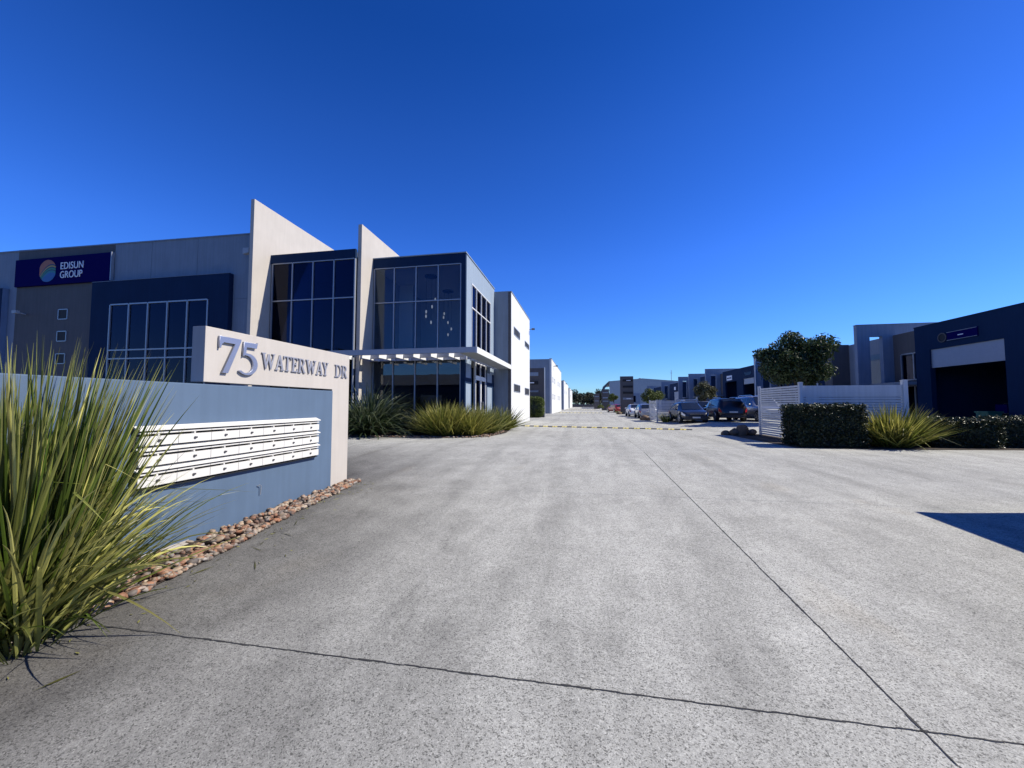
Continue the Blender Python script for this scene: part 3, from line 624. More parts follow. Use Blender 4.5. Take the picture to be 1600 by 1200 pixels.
# directory pylons
def pylon(x0, x1, y, h, dz, label, boards, t_=0.45):
    t = T('directory_pylon', label, 'sign', ((x0 + x1) / 2, y, 0), 'grey directory pylons')
    t.part('body', bx(x0, x1, y, y + t_, 0, h), M['brown'], bevel=0.01)
    n = 5
    for k in range(n):
        z1 = h - 0.25 - k * (h - .4) / n; z0 = z1 - (h - .4) / n + 0.05
        t.part('board', bx(x0 + .03, x1 - .03, y - .03, y + 0.0, z0, z1), M['brown'])
    for (a, b_, z0, z1, mt, strip) in boards:
        p = t.part('name_board', bx(a, b_, y - .09, y - .032, z0, z1), mt)
        if strip: t.part('pale_strip', bx(a + .35 * (b_ - a), a + .8 * (b_ - a), y - .096, y - .091, z0 + (z1 - z0) * .35, z0 + (z1 - z0) * .65), M['letterw'], p)
    return t
pylon(5.3, 7.15, 59.07, 5.52, 0, 'tall grey directory pylon with four name boards right of the driveway', [(5.65, 7.05, 4.75, 5.05, M['black'], True), (5.65, 7.05, 3.85, 4.15, M['black'], False), (5.65, 7.05, 2.95, 3.25, M['black'], False), (5.65, 7.05, 2.1, 2.4, M['midgrey'], True)])
pylon(4.34, 6.1, 97.6, 5.13, 0, 'middle distance grey pylon with pale name strips beside a round shrub', [(4.6, 5.9, 4.2, 4.4, M['pale'], False), (4.6, 5.9, 2.9, 3.15, M['pale'], False), (4.6, 5.9, 2.1, 2.3, M['pale'], False)])
pylon(3.2, 4.9, 125, 4.8, 0, 'farthest grey pylon, lowest of those right of the driveway', [(3.4, 4.7, 3.8, 4.0, M['pale'], False), (3.4, 4.7, 2.4, 2.6, M['pale'], False)])
pl = pylon(-8.4, -4.28, 42.82, 5.42, 0, 'grey panelled sign wall behind the clipped topiary, left of the driveway', [(-7.2, -4.9, 4.55, 4.95, M['pale'], False), (-7.2, -4.9, 3.6, 4.0, M['black'], True), (-7.2, -4.9, 2.75, 2.95, M['midgrey'], False)])
pl.part('edge_post', bx(-4.27, -4.20, 42.78, 43.3, 0, 5.5), M['alu'])
sl_ = T('low_wall', 'grey low screen wall joining the sign wall and far white block', 'wall', (-7, 55, 0)); sl_.part('wall_body', bx(-9, -5.4, 52, 52.2, 0, 3.4), M['midgrey']); sl_.part('coping', bx(-9, -5.35, 51.95, 52.25, 3.4, 3.48), M['white'])

# ------------------------------------------------------------------ right-hand units
def unit(y0, y1, yp, label, doors, zt=6.05, sign=None, first=False, open_=True):
    t = T('warehouse_unit', label, 'building', (24, (y0 + yp) / 2, 0), 'warehouse units on the right')
    X0 = 20.0
    # navy front wall with door openings
    m_ = MB(); ys_ = [y0] + [v for d in doors for v in d[:2]] + [y1]
    for k in range(0, len(ys_), 2):
        if ys_[k + 1] > ys_[k]: m_.box(X0, X0 + .25, ys_[k], ys_[k + 1], 0, zt)
    for d in doors: m_.box(X0, X0 + .25, d[0], d[1], d[2], zt)
    t.part('front_wall', m_, M['navy'])
    t.part('end_wall', bx(X0 + .25, 36, y1 - .25, y1, 0, zt - .02), M['navy']); t.part('end_wall', bx(X0 + .25, 36, y0, y0 + .25, 0, zt - .02), M['navy'])
    t.part('roof', bx(X0 + .25, 36, y0, y1, zt - .35, zt - .25), M['roof']); t.part('roof', bx(21.0, 36, y1, yp, zt - .35, zt - .25), M['roof'])
    t.part('back_wall', bx(35.8, 36, y0, yp, 0, zt - .3), M['midgrey'])
    t.part('inner_wall', bx(27, 27.1, y0 + .25, y1 - .25, 0, zt - .4), M['pale'])
    t.part('parapet_cap', bx(X0 - .03, X0 + .28, y0, y1, zt, zt + .05), M['navy'])
    for d in doors:
        if d[3] < d[2]:
            s = t.part('roller_door', bx(X0 + .1, X0 + .12, d[0], d[1], d[3], d[2]), M['roller'])
            z = d[3]
            while z < d[2] - .04: t.part('slat', bx(X0 + .085, X0 + .1, d[0], d[1], z + .01, z + .085), M['roller'], s); z += 0.1
    # recessed taupe wall and its window
    m_ = MB(); wy0, wy1 = y1 + .3, y1 + 2.3
    wy1 = min(wy1, yp - .6)
    m_.box(20.8, 21.0, y1, wy0, 0, zt + .05).box(20.8, 21.0, wy1, yp, 0, zt + .05).box(20.8, 21.0, wy0, wy1, 4.7, zt + .05).box(20.8, 21.0, wy0, wy1, 2.6, 3.0)
    t.part('recess_wall', m_, M['brown'])
    if wy1 > wy0 + .3:
        curtain(t, 'x', 20.82, [wy0, (wy0 + wy1) / 2, wy1], [3.0, 4.7], 0.08, 1, 0.07, 'glassdark', 'alu')
        curtain(t, 'x', 20.82, [wy0, (wy0 + wy1) / 2, wy1], [0.1, 2.6], 0.08, 1, 0.07, 'glassdark', 'alu', None, 'door')
    t.part('canopy', bx(19.3, 20.8, y1 + .02, yp - .02, 2.62, 2.80), M['midgrey'])
    # portal blade facing the street
    if open_:
        m_ = MB().box(18.65, 19.42, yp, yp + .3, 0, 6.88).box(20.18, 25, yp, yp + .3, 0, 6.88).box(19.42, 20.18, yp, yp + .3, 6.07, 6.88).box(19.42, 20.18, yp, yp + .3, 0, 2.75)
    else: m_ = MB().box(18.65, 25, yp, yp + .3, 0, 6.88)
    t.part('portal_wall', m_, M['portal'])
    t.part('portal_cap', bx(18.63, 25, yp - .02, yp + .32, 6.88, 6.92), M['midgrey'])
    return t
u1 = unit(12.0, 27.84, 30.7, 'nearest navy warehouse unit with its roller door half raised', [(13.5, 18.0, 4.6, 0.0), (22.7, 26.85, 4.6, 3.53)])
u2 = unit(36.2, 44.3, 47.1, 'navy warehouse unit mostly hidden behind the large dark tree', [(38, 42, 4.6, 1.5)])
u2.part('wall_panel', bx(20.8, 21.0, 31.0, 36.2, 0, 6.1), M['midgrey']); u2.part('window', bx(20.76, 20.81, 31.9, 33.2, 2.9, 5.0), M['glass'])
u2.part('pier', bx(19.55, 20.8, 35.2, 36.2, 0, 6.15), M['brown'])
u2.part('downpipe', MB().cyl((18.62, 47.0, 0), (0, 0, 1), 0.06, 6.8, 8), M['white'])
u3 = unit(50.0, 61.5, 64.9, 'navy warehouse unit with two door openings and a white name sign beyond the cars', [(50.9, 54.15, 4.65, 3.95), (56.3, 60.5, 4.55, 4.55)])
u3.part('high_window', bx(19.97, 20.0, 51.6, 53.6, 5.05, 5.42), M['glassdark'])
u4 = unit(68, 72.6, 74.7, 'fourth warehouse unit with a tall pale opening in its portal', [(69, 71.5, 4.4, 2.4)])
u5 = unit(76.4, 80.6, 82.5, 'fifth warehouse unit behind the bushy street tree', [(77, 79.5, 4.4, 1.0)])
u6 = unit(86, 97, 100, 'sixth warehouse unit with a small square sign over its door', [(88, 93, 4.2, 0.4)])
u7 = unit(104, 118, 122, 'farthest warehouse unit at the end of the right row', [(106, 112, 4.2, 0.4)])
s_ = T('name_sign', 'small white name sign over the open door of the unit beyond the cars', 'sign', (19.95, 58.7, 5.1)); s_.part('board', bx(19.93, 19.995, 57.8, 59.7, 4.75, 5.4), M['letterw'])
for k, (a, b_) in enumerate(((58.0, 58.35), (58.5, 58.8), (58.95, 59.45))): s_.part('mark', bx(19.92, 19.929, a, b_, 4.95, 5.15), M['signnavy'])
s_ = T('name_sign', 'small square white sign on the sixth unit far down the right row', 'sign', (19.95, 92, 5)); s_.part('board', bx(19.93, 19.995, 91, 92.4, 4.6, 5.3), M['letterw'])
# emblem sign on nearest navy unit
es = T('unit_sign', 'dark framed sign with round emblem above the nearest roller door', 'sign', (19.95, 24.8, 5.2))
es.part('board', bx(19.94, 19.995, 23.9, 25.6, 4.93, 5.42), M['signnavy'])
for z in (4.94, 5.38): es.part('frame_rail', bx(19.92, 19.938, 23.9, 25.6, z, z + .03), M['midgrey'])
es.part('pale_strip', bx(19.92, 19.938, 24.65, 24.95, 5.14, 5.19), M['letterw'])
m_ = MB(); n = 28
for k in range(n):
    a0, a1 = 2 * math.pi * k / n, 2 * math.pi * (k + 1) / n
    for (r0, r1) in ((0.22, 0.27),):
        q = [(25.92 + r * math.cos(a), 5.17 + r * math.sin(a)) for a, r in ((a0, r0), (a1, r0), (a1, r1), (a0, r1))]; m_.prism(q, 'x', 19.93, 19.96)
es.part('emblem_ring', m_, M['brown']); es.part('emblem_disc', MB().cyl((19.97, 25.92, 5.17), (1, 0, 0), 0.2, 0.02, 24), M['black'])
# things in the open bay
t = T('wheelie_bin', 'green wheelie bin standing by the nearest roller door', 'bin', (19.4, 22.9, 0)); t.part('tub', MB().prism([(22.68, 0.1), (23.15, 0.1), (23.22, 1.0), (22.6, 1.0)], 'x', 19.1, 19.65), M['bin']); t.part('lid', bx(19.05, 19.7, 22.58, 23.24, 1.0, 1.07), M['bin']); t.part('wheel', MB().cyl((19.05, 22.75, .1), (1, 0, 0), .1, .06, 12).cyl((19.64, 22.75, .1), (1, 0, 0), .1, .06, 12), M['tyre'])
t = T('workbench', 'dark workbench with boxes inside the nearest open bay', 'bench', (22, 24.5, 0)); t.part('top', bx(21.5, 22.4, 23.2, 25.6, .9, .96), M['black'])
for yy in (23.3, 25.4): t.part('leg', bx(21.6, 22.3, yy, yy + .08, 0, .9), M['black'])
t = T('equipment_case', 'dark case standing on the workbench in the open bay', 'case', (22, 25, .96)); t.part('body', bx(21.7, 22.2, 24.7, 25.3, .96, 1.4), M['signnavy'], bevel=.02); t.part('handle', MB().tube([(21.95, 24.85, 1.4), (21.95, 24.9, 1.46), (21.95, 25.1, 1.46), (21.95, 25.15, 1.4)], .012), M['lock'])

# big shed at the back, mast
sh = T('warehouse_shed', 'long pale gabled warehouse shed closing the end of the right row', 'building', (20, 142, 0))
sh.part('front_wall', MB().prism([(8.9, 0), (44, 0), (44, 8.2), (31, 9.3), (20, 10.3), (8.9, 9.45)], 'y', 140, 140.3), M['pale'])
sh.part('side_roof', MB().add([(8.9, 140.2, 9.4), (8.9, 185, 9.4), (7.2, 185, 6.4), (7.2, 140.2, 6.7)], [(0, 1, 2, 3)]), M['navy'])
sh.part('roof', MB().add([(8.7, 139.9, 9.5), (20, 139.9, 10.36), (20, 190, 10.36), (8.7, 190, 9.5), (44.3, 139.9, 8.25), (44.3, 190, 8.25)], [(0, 1, 2, 3), (1, 4, 5, 2)]), M['roof'])
sh.part('lower_panel', bx(14, 19, 139.8, 139.98, 0, 5.2), M['slate']); 
for a in (14.6, 16.6): sh.part('window', bx(a, a + 1, 139.7, 139.79, 2.2, 4.4), M['glassdark'])
sh.part('roof_vent', MB().cyl((19.8, 145, 10.3), (0, 0, 1), .4, .5, 10), M['alu'])
mt_ = T('radio_mast', 'thin radio mast rising behind the shed roof', 'mast', (31.5, 150, 0)); mt_.part('pole', MB().cyl((31.5, 150, 0), (0, 0, 1), 0.09, 14, 8), M['alu']); mt_.part('antenna', bx(31.1, 31.9, 149.98, 150.02, 12.8, 12.9), M['alu'])

# ------------------------------------------------------------------ fences
def fence_run(T_, p0, p1, h, pitch=0.095, sl_h=0.07, base=0.06, lowgap=None):
    d = Vector((p1[0] - p0[0], p1[1] - p0[1], 0)); L = d.length; d.normalize(); n = Vector((-d.y, d.x, 0))
    z = base; z00 = gz(*p0)
    while z < h - .02:
        a = Vector((p0[0], p0[1], z00 + z)); b_ = a + d * L
        m_ = MB(); m_.add([a - n * .012, b_ - n * .012, b_ + n * .012, a + n * .012, a - n * .012 + Vector((0, 0, sl_h)), b_ - n * .012 + Vector((0, 0, sl_h)), b_ + n * .012 + Vector((0, 0, sl_h)), a + n * .012 + Vector((0, 0, sl_h))],
              [(0, 3, 2, 1), (4, 5, 6, 7), (0, 1, 5, 4), (1, 2, 6, 5), (2, 3, 7, 6), (3, 0, 4, 7)])
        T_.part('slat', m_, M['slat']); z += pitch
def post(T_, x, y, h, w=0.05):
    z = gz(x, y); o = T_.part('post', bx(x - w, x + w, y - w, y + w, z, z + h), M['slat']); T_.part('cap', MB().box(x - w - .012, x + w + .012, y - w - .012, y + w + .012, z + h, z + h + .02).box(x - w + .01, x + w - .01, y - w + .01, y + w - .01, z + h + .02, z + h + .035), M['slat'], o)
f1 = T('slat_fence', 'grey horizontal slat fence running back from the driveway edge', 'fence', (7.97, 18, 0), 'grey slat fences')
post(f1, 7.97, 19.75, 2.2); fence_run(f1, (7.97, 16.35), (7.97, 19.7), 2.15)
f2 = T('slat_fence', 'grey horizontal slat fence behind the clipped block hedge', 'fence', (9.6, 16.28, 0), 'grey slat fences')
post(f2, 7.97, 16.28, 2.2, .06); post(f2, 11.3, 16.28, 2.25, .07); 
fence_run(f2, (8.03, 16.28), (11.23, 16.28), 1.72, 0.095, 0.078)
z = 1.74
while z < 2.1: f2.part('slat', bx(8.03, 11.23, 16.26, 16.295, z, z + .088), M['slat']); z += 0.09
f3 = T('slat_fence', 'short pale slat fence behind the dark hatchback', 'fence', (7, 33, .2), 'grey slat fences')
for xx in (5.8, 7.3, 8.8): post(f3, xx, 33.02, 1.75, .05)
fence_run(f3, (5.85, 33.02), (7.25, 33.02), 1.7, .12, .09); fence_run(f3, (7.35, 33.02), (8.75, 33.02), 1.7, .12, .09)
f4 = T('slat_fence', 'pale slat fence side running back by the silver cars', 'fence', (5.75, 34.5, .1), 'grey slat fences'); post(f4, 5.72, 36.05, 1.75); fence_run(f4, (5.78, 33.1), (5.72, 36.0), 1.7, .12, .09)
f5 = T('boundary_fence', 'low pale boundary fence below the far tree line', 'fence', (0, 215, 0)); 
for k in range(9): f5.part('fence_panel', bx(-20 + k * 5, -15.1 + k * 5, 215, 215.1, 0, 1.5), M['brown'])

# ------------------------------------------------------------------ speed bumps
def bump(p0, p1, label, nseg):
    t = thing('speed_bump', label, 'speed bump', (p0[0], p0[1], gz(*p0)), math.atan2(p1[1] - p0[1], p1[0] - p0[0]), 'speed bumps across the driveway')
    L = math.dist(p0, p1) / nseg; global _bm
    if not _bm:
        for nm, mt in (('yellow', M['yellow']), ('black', M['rubber'])):
            m_ = MB(); w = L * .98; prof = [(-.17, 0), (-.15, .02), (-.07, .05), (.07, .05), (.15, .02), (.17, 0)]
            m_.prism(prof, 'x', 0.01, w); me = m_.build('segment', mt).data; bpy.data.objects.remove(bpy.data.objects['segment']); _bm[nm] = me
        m_ = MB(); m_.prism([(-.16, .021), (-.1, .042), (-.1, .047), (-.16, .026)], 'x', L * .35, L * .6); o_ = m_.build('reflector', M['boulder']); _bm['ref'] = o_.data; bpy.data.objects.remove(o_)
    for k in range(nseg):
        nm = 'black' if k % 2 == 0 else 'yellow'; o_ = link_mesh('segment', _bm[nm], t, (k * L, 0, 0))
        if nm == 'yellow': link_mesh('reflector', _bm['ref'], o_, (0, 0, 0))
_bm = {}
bump((-4.0, 25.1), (5.85, 22.95), 'nearest yellow and black speed bump across the driveway', 33)
bump((-4.2, 66.5), (3.2, 65.0), 'middle yellow and black speed bump beyond the topiary', 25)
bump((-4.4, 104), (3.0, 103.0), 'farthest small speed bump near the end of the driveway', 25)

# ------------------------------------------------------------------ cars
def car(label, loc, rz, paintm, kind='hatch', rear=False, name='parked_car'):
    t = thing(name, label, 'car', (loc[0], loc[1], gz(*loc)), rz, 'parked cars')
    H = {'hatch': 1.45, 'suv': 1.62, 'ute': 1.8, 'sedan': 1.44}[kind]; Lh = {'hatch': 2.15, 'suv': 2.25, 'ute': 2.6, 'sedan': 2.35}[kind]; Wd = {'hatch': .89, 'suv': .92, 'ute': .94, 'sedan': .90}[kind]
    bz = 0.20 if kind in ('hatch', 'sedan') else 0.27; belt = H * 0.62; ht = H
    # stations along y: (y, zbottom, zbelt, zroof, halfwidth, roof halfwidth)
    hood = H * 0.60
    st = [(-Lh, .42, .60, .60, .62, .55), (-Lh + .06, bz + .05, belt * .82, belt * .82, .80, .72), (-Lh + .22, bz, belt * .98, belt * 1.02, .96, .80),
          (-Lh + .62, bz, belt, ht * .93, 1, .70), (-Lh + 1.2, bz, belt, ht * .985, 1, .73), (-.1, bz, belt * .985, ht, 1, .75), (.45, bz, belt * .97, ht * .97, 1, .74),
          (1.15, bz, hood * 1.0, hood * 1.02, 1, .84), (1.6, bz, hood * .97, hood * .98, .99, .80), (Lh - .25, bz, hood * .85, hood * .88, .93, .74), (Lh - .07, bz + .02, hood * .72, hood * .74, .80, .66), (Lh, .33, .52, .53, .62, .55)]
    if kind == 'sedan': st[3] = (-Lh + .62, bz, belt, belt * 1.06, 1, .8); st[4] = (-Lh + 1.35, bz, belt, ht * .97, 1, .72)
    if kind in ('suv', 'ute'): st[2] = (-Lh + .2, bz, belt * 1.0, ht * .82, .97, .72); st[3] = (-Lh + .45, bz, belt, ht * .96, 1, .74)
    rings = []
    for (y, zb, zl, zr, w, rw) in st:
        w *= Wd; rw *= Wd; zr = max(zr, zl + .01); mid = (zb + zl) / 2
        half = [(0, zb), (w * .82, zb), (w * .97, zb + .1), (w * 1.0, mid), (w * .985, zl - .06), (w * .945, zl), (rw + (w * .945 - rw) * .12, zl + (zr - zl) * .86), (rw * .86, zr - .01), (0, zr + .015)]
        rings.append([(a, y, z) for a, z in half] + [(-a, y, z) for a, z in half[1:-1]][::-1])
    m_ = MB(); n = len(rings[0]); m_.v = [p for r in rings for p in r]
    for i in range(len(rings) - 1):
        for k in range(n): m_.f.append((i * n + k, (i + 1) * n + k, (i + 1) * n + (k + 1) % n, i * n + (k + 1) % n)); m_.m.append(0); m_.c.append(None)
    m_.f.append(tuple(range(n))); m_.f.append(tuple(range((len(rings) - 1) * n, len(rings) * n))[::-1]); m_.m += [0, 0]; m_.c += [None, None]
    body = m_.build('body', paintm, t, smooth=True)
    for p in body.data.polygons: 
        if len(p.vertices) > 4: p.use_smooth = False
    def patch(i, j, k0, u0, u1, v0, v1, out, mirror, nm, mat, k1=None):
        """quad patch between rings i..j, ring points k0..k1, inset by fractions, moved out"""
        k1 = k0 + 1 if k1 is None else k1
        A, B = [Vector(rings[i][k]) for k in (k0, k1)], [Vector(rings[j][k]) for k in (k0, k1)]
        def pt(u, v): a = A[0].lerp(A[1], v); b_ = B[0].lerp(B[1], v); return a.lerp(b_, u)
        q = [pt(u0, v0), pt(u1, v0), pt(u1, v1), pt(u0, v1)]; nn = (q[1] - q[0]).cross(q[3] - q[0]).normalized()
        c = sum(q, Vector()) / 4; 
        if nn.dot(c - Vector((0, c.y * .6, .6))) < 0: nn = -nn
        vs = [p + nn * out for p in q] + [p - nn * .01 for p in q]
        if mirror: vs = [Vector((-p.x, p.y, p.z)) for p in vs]
        mm = MB(); mm.add(vs, [(0, 1, 2, 3), (4, 7, 6, 5), (0, 4, 5, 1), (1, 5, 6, 2), (2, 6, 7, 3), (3, 7, 4, 0)]); return mm.build(nm, mat, t)
    for mir in (False, True):
        patch(3, 5, 5, .08 if kind != 'sedan' else .5, .96, .1, .93, .008, mir, 'side_window', M['carglass'])
        patch(5, 6, 5, .06, .98, .1, .93, .008, mir, 'side_window', M['carglass'])
        # headlights, tail lights
        patch(9, 10, 3, -.6, .9, .3, .98, .012, mir, 'headlight', M['lamp'], 4)
        patch(1, 2, 3, 0.0, 1.0, .25, 1.0, .012, mir, 'tail_light', M['tail'], 4)
    # screens spanning the car
    def screen(i, j, nm, a, b_, wd):
        (y0, _, _, z0, w0, r0), (y1, _, _, z1, w1, r1) = st[i], st[j]
        def P(f): 
            y = y0 + (y1 - y0) * f; z = z0 + (z1 - z0) * f + .012; w = (r0 + (r1 - r0) * f) * Wd * .86 * wd; return w, y, z
        (wa, ya, za), (wb_, yb, zb) = P(a), P(b_)
        mm = MB(); o = .012
        mm.add([(-wa, ya, za + o), (0, ya, za + .03 + o), (wa, ya, za + o), (wb_, yb, zb + o), (0, yb, zb + .03 + o), (-wb_, yb, zb + o)], [(0, 1, 4, 5), (1, 2, 3, 4)]); mm.build(nm, M['carglass'], t)
    screen(6, 7, 'windscreen', .04, .94, 1.0)
    screen(2, 3, 'rear_window', .12, .96, 1.0) if kind != 'sedan' else screen(3, 4, 'rear_window', .1, .95, 1)
    mm = MB().box(-Wd * .55, Wd * .55, Lh - .12, Lh - .005, .42, .58); mm.build('grille', M['black'], t)
    MB().box(-Wd * .5, Wd * .5, Lh - .10, Lh + .005, .60, .625).build('grille_trim', M['chrome'], t)
    MB().box(-.26, .26, Lh - .02, Lh + .012, .34, .44).build('number_plate', M['plate'], t)
    MB().box(-.26, .26, -Lh - .012, -Lh + .02, .62, .72).build('number_plate', M['plate'], t)
    MB().box(-Wd * .85, Wd * .85, -Lh - .03, -Lh + .25, .30, .46).build('bumper', M['rubber'] if kind == 'suv' else paintm, t, bevel=.03)
    MB().box(-Wd * .85, Wd * .85, Lh - .3, Lh + .01, .24, .40).build('bumper', M['rubber'], t, bevel=.03)
    MB().ball((0, -Lh + .1, .86), .06, 8, 6, (1, .3, 1)).build('badge', M['chrome'], t)
    for s in (-1, 1):
        MB().ball((s * (Wd + .08), .78, belt + .05), .11, 8, 6, (1, .6, .7)).build('mirror', paintm, t, smooth=True)
        if kind in ('suv', 'ute'): MB().tube([(s * Wd * .62, -Lh + .7, ht * .97), (s * Wd * .62, -Lh + .9, ht + .05), (s * Wd * .62, .1, ht + .06), (s * Wd * .62, .4, ht)], .018, 6).build('roof_rail', M['chrome'], t)
        for yy in (-Lh + .82, Lh - .88):
            r = .33 if kind in ('hatch', 'sedan') else .37
            MB().cyl((s * (Wd - .02), yy, r), (s, 0, 0), r + .05, .025, 20).build('wheel_arch', M['black'], t)
            w = MB().cyl((s * (Wd - .17), yy, r), (s, 0, 0), r, .205, 24).build('wheel', M['tyre'], t)
            m2 = MB().cyl((s * (Wd + .036), yy, r), (s, 0, 0), r * .30, .008, 16)
            for k in range(5):
                a = 2 * math.pi * k / 5; c, s2 = math.cos(a), math.sin(a); rr2 = r * .68
                x0, x1 = (Wd + .036) * s, (Wd + .046) * s
                q = [(c * .05 - s2 * .03, s2 * .05 + c * .03), (c * rr2 - s2 * .045, s2 * rr2 + c * .045), (c * rr2 + s2 * .045, s2 * rr2 - c * .045), (c * .05 + s2 * .03, s2 * .05 - c * .03)]
                m2.prism([(yy + p[0], r + p[1]) for p in q], 'x', x0, x1)
            m2.tube([((Wd + .04) * s, yy + r * .7 * math.cos(2 * math.pi * k / 20), r + r * .7 * math.sin(2 * math.pi * k / 20)) for k in range(21)], .018, 5)
            m2.build('rim', M['rim'], w)
    return t
def cpaint(n, c, metal=0.1): return plain(n, c, 0.3, metal, 0.45, 0.02, 0, 0.6)
cp_blue, cp_black, cp_silver, cp_white, cp_red = cpaint('dark_blue_car_paint', (0.010, 0.013, 0.024)), cpaint('black_cherry_car_paint', (0.008, 0.004, 0.008)), cpaint('silver_car_paint', (0.35, 0.36, 0.38), .6), cpaint('white_car_paint', (0.7, 0.7, 0.7), 0), cpaint('red_car_paint', (0.25, 0.02, 0.02))
car('dark blue hatchback facing the driveway in front of the short slat fence', (7.55, 30.9), R(182) , cp_blue, 'hatch')
car('black cherry SUV seen from behind, between the hatchback and silver ute', (9.95, 30.8), R(-1), cp_black, 'suv')
car('silver ute partly hidden by the near slat fence', (12.6, 31.4), R(184), cp_silver, 'ute')
car('white SUV showing its roof between the two dark cars', (9.95, 39.5), R(178), cp_white, 'suv')
car('silver car with pale bonnet parked nose out behind the hatchback', (10.0, 35.8), R(150), cp_silver, 'sedan')
car('silver hatchback parked just behind the pale fence panel', (6.3, 42.6), R(0), cp_silver, 'hatch')
car('white car farther left, partly behind the silver hatchback', (6.0, 48.5), R(0), cp_white, 'sedan')
car('red car parked beside the shrubs far down the driveway', (5.6, 72), R(20), cp_red, 'hatch')
car('dark blue sedan parked against the navy units behind the SUV', (14.5, 38), R(175), cp_blue, 'sedan')

# ------------------------------------------------------------------ plants
def blades(mb_, c, n, rad, lmin, lmax, w, seed, spread=(5, 70), droop=1.0, yel=0.25, zoff=0.0, segs=6, stiff=0.5, dirs=None, boost=None):
    rd = random.Random(seed)
    for i in range(n):
        a = rd.uniform(0, 2 * math.pi); r = rad * math.sqrt(rd.random()); x, y = c[0] + r * math.cos(a), c[1] + r * math.sin(a)
        a2 = a + rd.gauss(0, .75) if r > rad * .2 else rd.uniform(0, 6.28)
        el = R(90 - (spread[0] + (spread[1] - spread[0]) * (r / rad * .55 + rd.random() ** 1.5 * .45)))
        L = rd.uniform(lmin, lmax); d = Vector((math.cos(a2) * math.cos(el), math.sin(a2) * math.cos(el), math.sin(el)))
        p = Vector((x, y, gz(x, y) + zoff)); g = droop * rd.uniform(.35, 1.3); ww = w * rd.uniform(.6, 1.25)
        side = d.cross(Vector((0, 0, 1))).normalized(); tw = rd.uniform(-.9, .9); fold = rd.random() < .035 and L > .5; dead = rd.random() < yel * .3
        side = (Matrix.Rotation(tw, 3, d) @ side)
        t0 = min(1, max(0, rd.gauss(yel, .3))); val = rd.uniform(.15, 1)
        if dead: t0 = 1; val = rd.uniform(.7, 1)
        vs = []; cols = []; fk = rd.randint(2, segs - 2) if segs > 4 else 2
        for k in range(segs + 1):
            s = k / segs; wk = ww * (min(1, s * 5 + .45)) * (1 - s ** 2.6) + .0008
            nrm = side.cross(d).normalized()
            vs += [p - side * wk / 2, p + nrm * (-wk * .22), p + side * wk / 2]
            p = p + d * (L / segs); d = (d + Vector((0, 0, -1)) * g * (.06 + .34 * s) * L * 1.1 / segs * 3).normalized()
            if fold and k == fk: d = (d + Vector((0, 0, -1.0))).normalized()
            side = (side - d * side.dot(d)).normalized()
        for k in range(segs):
            s = k / segs; tip = max(0, (s - .75) * 2.6) * (.6 + .4 * rd.random()); mb_.col = (min(1, t0 * (.5 + .7 * s) + tip), min(1, val), 0)
            b = len(mb_.v) if k == 0 else b
            if k == 0: base_i = len(mb_.v); mb_.v += [tuple(q) for q in vs]
            i0 = base_i + 3 * k
            for f in ((i0, i0 + 1, i0 + 4, i0 + 3), (i0 + 1, i0 + 2, i0 + 5, i0 + 4)): mb_.f.append(f); mb_.m.append(0); mb_.c.append(mb_.col)
def grass(label, c, n, rad, lmin, lmax, w, seed, mat, extra=None, **k):
    t = T('strappy_shrub', label, 'plant', (c[0], c[1], gz(c[0], c[1])), 'strap leaved shrubs')
    m_ = MB(); m_.col = (0, 0, 0); blades(m_, c, n, rad, lmin, lmax, w, seed, **k)
    o = t.part('foliage', m_, mat); o['kind'] = 'stuff'
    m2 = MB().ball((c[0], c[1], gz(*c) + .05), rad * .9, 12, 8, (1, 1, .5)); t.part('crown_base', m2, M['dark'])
    return t, m_
# foreground plant
PC = (-4.3, 2.27)
pt_, _ = grass('large foreground clump of long arching strap leaves at the left edge', PC, 900, 0.31, 1.2, 2.3, 0.028, 5, M['flax'], spread=(1, 23), droop=.16, yel=.12, segs=9)
m_ = MB(); m_.col = (0, 0, 0)
blades(m_, PC, 520, .31, .7, 1.45, .022, 6, spread=(8, 66), droop=.75, yel=.15, segs=9)
blades(m_, (PC[0] + .12, PC[1] - .08), 85, .3, .85, 1.4, .032, 7, spread=(12, 55), droop=1.2, yel=.95, segs=10, zoff=.1)
blades(m_, (PC[0], PC[1]), 170, .3, 1.1, 2.1, .026, 9, spread=(3, 34), droop=.35, yel=.5, segs=9)
blades(m_, (PC[0] + .38, PC[1] - .12), 75, .2, .95, 1.45, .034, 33, spread=(8, 42), droop=1.9, yel=.7, segs=11)
blades(m_, (PC[0] + .2, PC[1] + .1), 110, .3, .9, 1.5, .016, 34, spread=(20, 60), droop=.9, yel=.35, segs=9)
pt_.part('outer_foliage', m_, M['flax'])['kind'] = 'stuff'
# seed heads inside it
rd = random.Random(2); m_ = MB(); m_.col = (1, .8, 0)
for k in range(4):
    x, y = PC[0] + rd.uniform(.0, .5), PC[1] + rd.uniform(-.5, .3); z = rd.uniform(.5, 1.1)
    for i in range(130):
        s = i / 130; a = rd.uniform(0, 6.28); r = .05 * (1 - s * .6); p = Vector((x + r * math.cos(a) + s * .05, y + r * math.sin(a), z + s * .24)); q = .02
        m_.col = (rd.uniform(.5, 1), rd.uniform(.5, 1), 0); m_.add([p, p + Vector((q, q * .4, q)), p + Vector((0, q, q * 1.6))], [(0, 1, 2)])
pt_.part('seed_head', m_, M['flax'])['kind'] = 'stuff'
